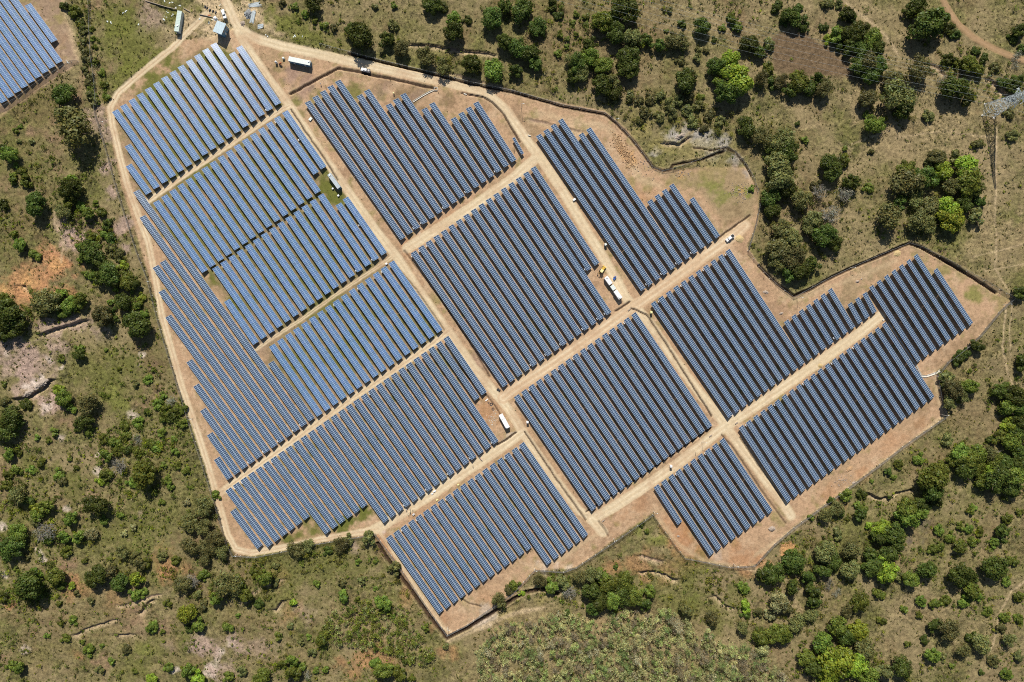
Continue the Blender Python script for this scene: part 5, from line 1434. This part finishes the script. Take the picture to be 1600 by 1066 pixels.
for k, (x, y, lab) in enumerate(((727, 147.5, "white culvert headwall on the upper road verge"), (827, 212, "white culvert headwall at the bend of the main road"), (942.5, 813.5, "dark culvert mouth at the lower road bend"), (1110, 681, "culvert mouth below the lower road crossing"), (1150.5, 661, "culvert mouth right of the lower road crossing"), (983, 484, "culvert headwall at the upper crossing"))):
    g = P(x, y); b = MB(); b.rbox((0, 0, .2), (1.7, .5, .5), .05); o = b.build("culvert_headwall", M["concrete" if k < 2 else "rock"], None, (g.x, g.y, 0)); o.rotation_euler = (0, 0, .6 if k > 1 else -.3)
    tag(o, lab, "culvert", "culverts along the dirt roads")

# ---------------------------------------------------------------- fence, poles, pylon, wires
FENCE = [("150,165 152,182 166,228 182,288 198,340 217,398 232,436", "upper left run of the chain-link fence beside the boundary track"),
         ("232,436 248,500 266,560 286,625 306,690 326,752 343,806 352,840 364,868", "lower left run of the chain-link fence beside the boundary track"),
         ("364,868 400,870 440,862 500,849 560,839 586,834", "chain-link fence below the curving lower left track"),
         ("586,834 612,868 640,908 672,955 699,992 730,976 760,955 800,928 836,890", "chain-link fence around the lowest block and the ditch corner"),
         ("836,890 880,893 900,886 930,866 960,846 1020,804 1040,832 1070,872 1092,876", "chain-link fence round the small triangle of grass"),
         ("1092,876 1140,886 1178,884 1210,850 1240,824 1300,780 1350,744 1410,698 1477,651", "chain-link fence below the lower right blocks"),
         ("1477,651 1468,620 1463,588 1480,566 1510,543 1530,525 1560,488 1583,466", "chain-link fence between the white flume and the right fence corner"),
         ("1583,466 1550,446 1510,424 1482,408 1440,386 1420,380 1380,396", "chain-link fence running up left from the right fence corner"),
         ("1380,396 1330,418 1300,432 1270,448 1240,465 1212,444 1186,417 1168,392 1180,352 1187,318", "chain-link fence around the notch beside the wooded gully"),
         ("1184,300 1176,276 1164,256 1150,239 1134,229 1095,249 1052,264 1035,268 1020,262 1003,238 983,213 960,189", "chain-link fence round the grey rocks by the ditch bend"),
         ("960,189 945,177 880,165 800,142 740,130 680,115 600,96 545,82 500,70", "chain-link fence along the top of the upper road"),
         ("0,172 30,154 60,131 90,112 112,97 122,96", "chain-link fence below the top left panel block"),
         ("140,-10 141,40 145,90 150,130 153,165", "chain-link fence inside the hedge right of the top left block"),
         ("384,76 408,112 436,152", "short chain-link fence beside the straight track right of the topmost block")]
for s, lab in FENCE:
    q = [P(x, y) for x, y in pts(s)]
    root = empty("chain_link_fence", Vector((q[0].x, q[0].y, 0)))
    off = root.location
    hgt = 2.1
    mesh_, rail = MB(), MB()
    first = True
    for p0, p1 in zip(q[:-1], q[1:]):
        z0, z1 = ground_z(p0.x, p0.y), ground_z(p1.x, p1.y)
        a = Vector((p0.x, p0.y, 0)) - off; c = Vector((p1.x, p1.y, 0)) - off
        d = (c - a); L = d.length; d.normalize(); sd = Vector((d.y, -d.x, 0)) * .012
        mesh_.hexa([a - sd + Vector((0, 0, z0)), a + sd + Vector((0, 0, z0)), c + sd + Vector((0, 0, z1)), c - sd + Vector((0, 0, z1)),
                    a - sd + Vector((0, 0, z0 + hgt)), a + sd + Vector((0, 0, z0 + hgt)), c + sd + Vector((0, 0, z1 + hgt)), c - sd + Vector((0, 0, z1 + hgt))])
        rail.tube(a + Vector((0, 0, z0 + hgt)), c + Vector((0, 0, z1 + hgt)), .035, .035, 6)
        k = max(1, round(L / 5.0))
        for i in range(k + (1 if p1 is q[-1] else 0)):
            t = i / k; pp = a.lerp(c, t); zz = ground_z(pp.x + off.x, pp.y + off.y)
            if first:
                pb = MB(); pb.tube((0, 0, -.4), (0, 0, hgt + .12), .055, .055, 7); pb.rbox((0, 0, .02), (.36, .36, .22), .05)
                proto = pb.build("post", M["concrete"], root, (pp.x, pp.y, zz)); first = False
            else:
                o = proto.copy(); C.objects.link(o); o.parent = root; o.location = (pp.x, pp.y, zz)
    mesh_.build("wire_mesh", M["chain"], root)
    rail.build("top_rail", M["steel"], root)
    tag(root, lab, "fence", "boundary fence runs")

def pole(px, py, h, label, lamp=True):
    g = P(px, py)
    root = empty("light_pole", Vector((g.x, g.y, ground_z(g.x, g.y))))
    b = MB(); b.tube((0, 0, -.3), (0, 0, h), .11, .07, 10); b.build("pole", M["concrete"], root)
    b = MB(); b.bar((-.1, 0, h), (1.1, 0, h + .1), .07); b.build("arm", M["steel"], root)
    b = MB(); b.rbox((1.1, 0, h + .08), (.55, .26, .12), .08); b.build("lamp_head", M["offwhite"], root)
    return tag(root, label, "light pole", "light poles of the solar farm")
for x, y, h, lab in ((815, 169, 7, "light pole inside the bend of the main road"), (166, 195, 5, "light pole beside the boundary track left of the topmost block"), (1245, 466, 5, "light pole at the notch of the boundary fence"),
                     (1328, 419, 5, "light pole on the fence above the stepped block"), (1567, 476, 5, "light pole inside the right fence corner"), (1146, 881, 5, "light pole at the bottom fence below the smallest block"),
                     (958, 841, 5, "light pole on the fence left of the small triangle of grass"), (371, 865, 5, "light pole at the lower left fence corner"), (236, 441, 5, "light pole beside the middle of the boundary track"),
                     (301, 654, 5, "light pole beside the boundary track left of the dark block"), (700, 979, 5, "light pole above the ditch corner"), (1096.5, 690, 5, "light pole below the road crossing above the smallest block"),
                     (835, 888, 5, "light pole beside the fence below the lowest block"), (1021, 799, 5, "light pole at the tip of the small triangle of grass"), (1470, 648, 5, "light pole at the lower right fence corner"), (961.5, 189.5, 5, "light pole on the fence above the upper right block")):
    pole(x, y, h, lab)

pc = P(1545.5, 173.5); pz = ground_z(pc.x, pc.y) - .2
tower = empty("transmission_pylon", Vector((pc.x, pc.y, pz)), math.radians(-12.5))
def half_w(z): return 3.25 - (3.25 - .85) * min(z, 27) / 27 if z < 27 else .85 - .5 * (z - 27) / 15
def corner(z, k):
    w = half_w(z); return Vector(((-w, w, w, -w)[k], (-w, -w, w, w)[k], z))
b = MB()
lev = [0, 4.5, 8.6, 12.3, 15.6, 18.5, 21, 23.2, 25.2, 27, 29.2, 31.4, 33.6, 36, 39, 42]
for z0, z1 in zip(lev[:-1], lev[1:]):
    for k in range(4):
        b.bar(corner(z0, k), corner(z1, k), .20)
        j = (k + 1) % 4
        b.bar(corner(z0, k), corner(z1, j), .10); b.bar(corner(z0, j), corner(z1, k), .10); b.bar(corner(z1, k), corner(z1, j), .10)
        mid = (corner(z0, k) + corner(z0, j)) / 2
        if z0 < 12: b.bar(mid, (corner(z0, k) + corner(z1, k)) / 2, .07); b.bar(mid, (corner(z0, j) + corner(z1, j)) / 2, .07)
b.build("tower_body", M["steel_light"], tower)
for k in range(4):
    f = MB(); c = corner(0, k); f.rbox((c.x, c.y, .2), (.9, .9, .7), .1); f.build("footing", M["concrete"], tower)
arm_tip = []
for za, La in ((20.5, 5.2), (26.0, 4.6), (31.5, 4.0)):
    for s in (-1, 1):
        a = MB(); tip = Vector((0, s * La, za + .2)); w = half_w(za)
        for x in (-w, w):
            a.bar((x, s * w, za), tip, .12); a.bar((x, s * half_w(za + 1.5), za + 1.5), tip, .10)
            for t in (.3, .6):
                p0 = Vector((x, s * w, za)).lerp(tip, t); p1 = Vector((x, s * half_w(za + 1.5), za + 1.5)).lerp(tip, t); a.bar(p0, p1, .07)
                a.bar(p0, Vector((-x, s * w, za)).lerp(tip, t + .15), .07)
        ar = a.build("cross_arm", M["steel_light"], tower)
        i_ = MB()
        for q in range(6): i_.tube((tip.x, tip.y, za - .25 * q - .1), (tip.x, tip.y, za - .25 * q - .2), .16, .10, 10)
        i_.build("insulator", M["offwhite"], ar)
        arm_tip.append((Vector((tip.x, tip.y, za - 1.6)), s, za))
tag(tower, "pale steel lattice pylon leaning out of the photo's right edge", "pylon")
rot = Matrix.Rotation(math.radians(-12.5), 4, "Z")
ln = Vector((-.968, .25, 0))
for tip, s, za in arm_tip:
    p0 = rot @ tip + tower.location
    span_l, span_r = 330, 150
    b = MB(); prev = None; n = 30
    for i in range(n + 1):
        t = -span_r + (span_l + span_r) * i / n
        if t < 0: sag = -10 * 4 * (-t / 300) * (1 - (-t / 300))
        else: sag = -12 * 4 * (t / 330) * (1 - t / 330)
        q = p0 + ln * t + Vector((0, 0, sag))
        if prev is not None: b.tube(prev, q, .022, .022, 5, 0, False)
        prev = q
    o = b.build("power_line", M["steel_light"])
    tag(o, "thin power line from the %s %s arm of the lattice pylon" % ({20.5: "lowest", 26.0: "middle", 31.5: "topmost"}[za], "upper" if s > 0 else "lower"), "power line", "power lines of the pylon")

# ---------------------------------------------------------------- light, sky, camera
sc = bpy.context.scene
EL, AZ = math.radians(44), math.radians(-4)      # azimuth clockwise from the top of the photo
sun_dir = Vector((math.sin(AZ) * math.cos(EL), math.cos(AZ) * math.cos(EL), math.sin(EL)))
sd = bpy.data.lights.new("sun", "SUN"); sd.energy = 4.6; sd.angle = math.radians(.5); sd.color = (1.0, .95, .86)
so = bpy.data.objects.new("sun", sd); C.objects.link(so)
so.rotation_euler = sun_dir.to_track_quat("Z", "Y").to_euler(); so.location = sun_dir * 500
w = bpy.data.worlds.new("World"); sc.world = w; w.use_nodes = True
nt = w.node_tree
sky = nt.nodes.new("ShaderNodeTexSky"); sky.sky_type = "NISHITA"; sky.sun_disc = False
sky.sun_elevation = EL; sky.sun_rotation = AZ; sky.altitude = 300
nt.links.new(sky.outputs[0], nt.nodes["Background"].inputs[0])
nt.nodes["Background"].inputs[1].default_value = .062
cd = bpy.data.cameras.new("camera"); cd.sensor_width = 36; cd.lens = 24; cd.clip_end = 8000; cd.clip_start = 1
co = bpy.data.objects.new("camera", cd); C.objects.link(co); co.location = (0, 0, H); co.rotation_euler = (0, 0, 0)
sc.camera = co
sc.view_settings.view_transform = "Standard"; sc.view_settings.look = "None"
sc.view_settings.gamma = 1; sc.view_settings.use_curve_mapping = False; sc.view_settings.exposure = 0.30
sc.cycles.filter_width = 1.0
sc.cycles.use_denoising = False
sc.cycles.max_bounces = 5; sc.cycles.diffuse_bounces = 2; sc.cycles.glossy_bounces = 2; sc.cycles.transparent_max_bounces = 8; sc.cycles.transmission_bounces = 3
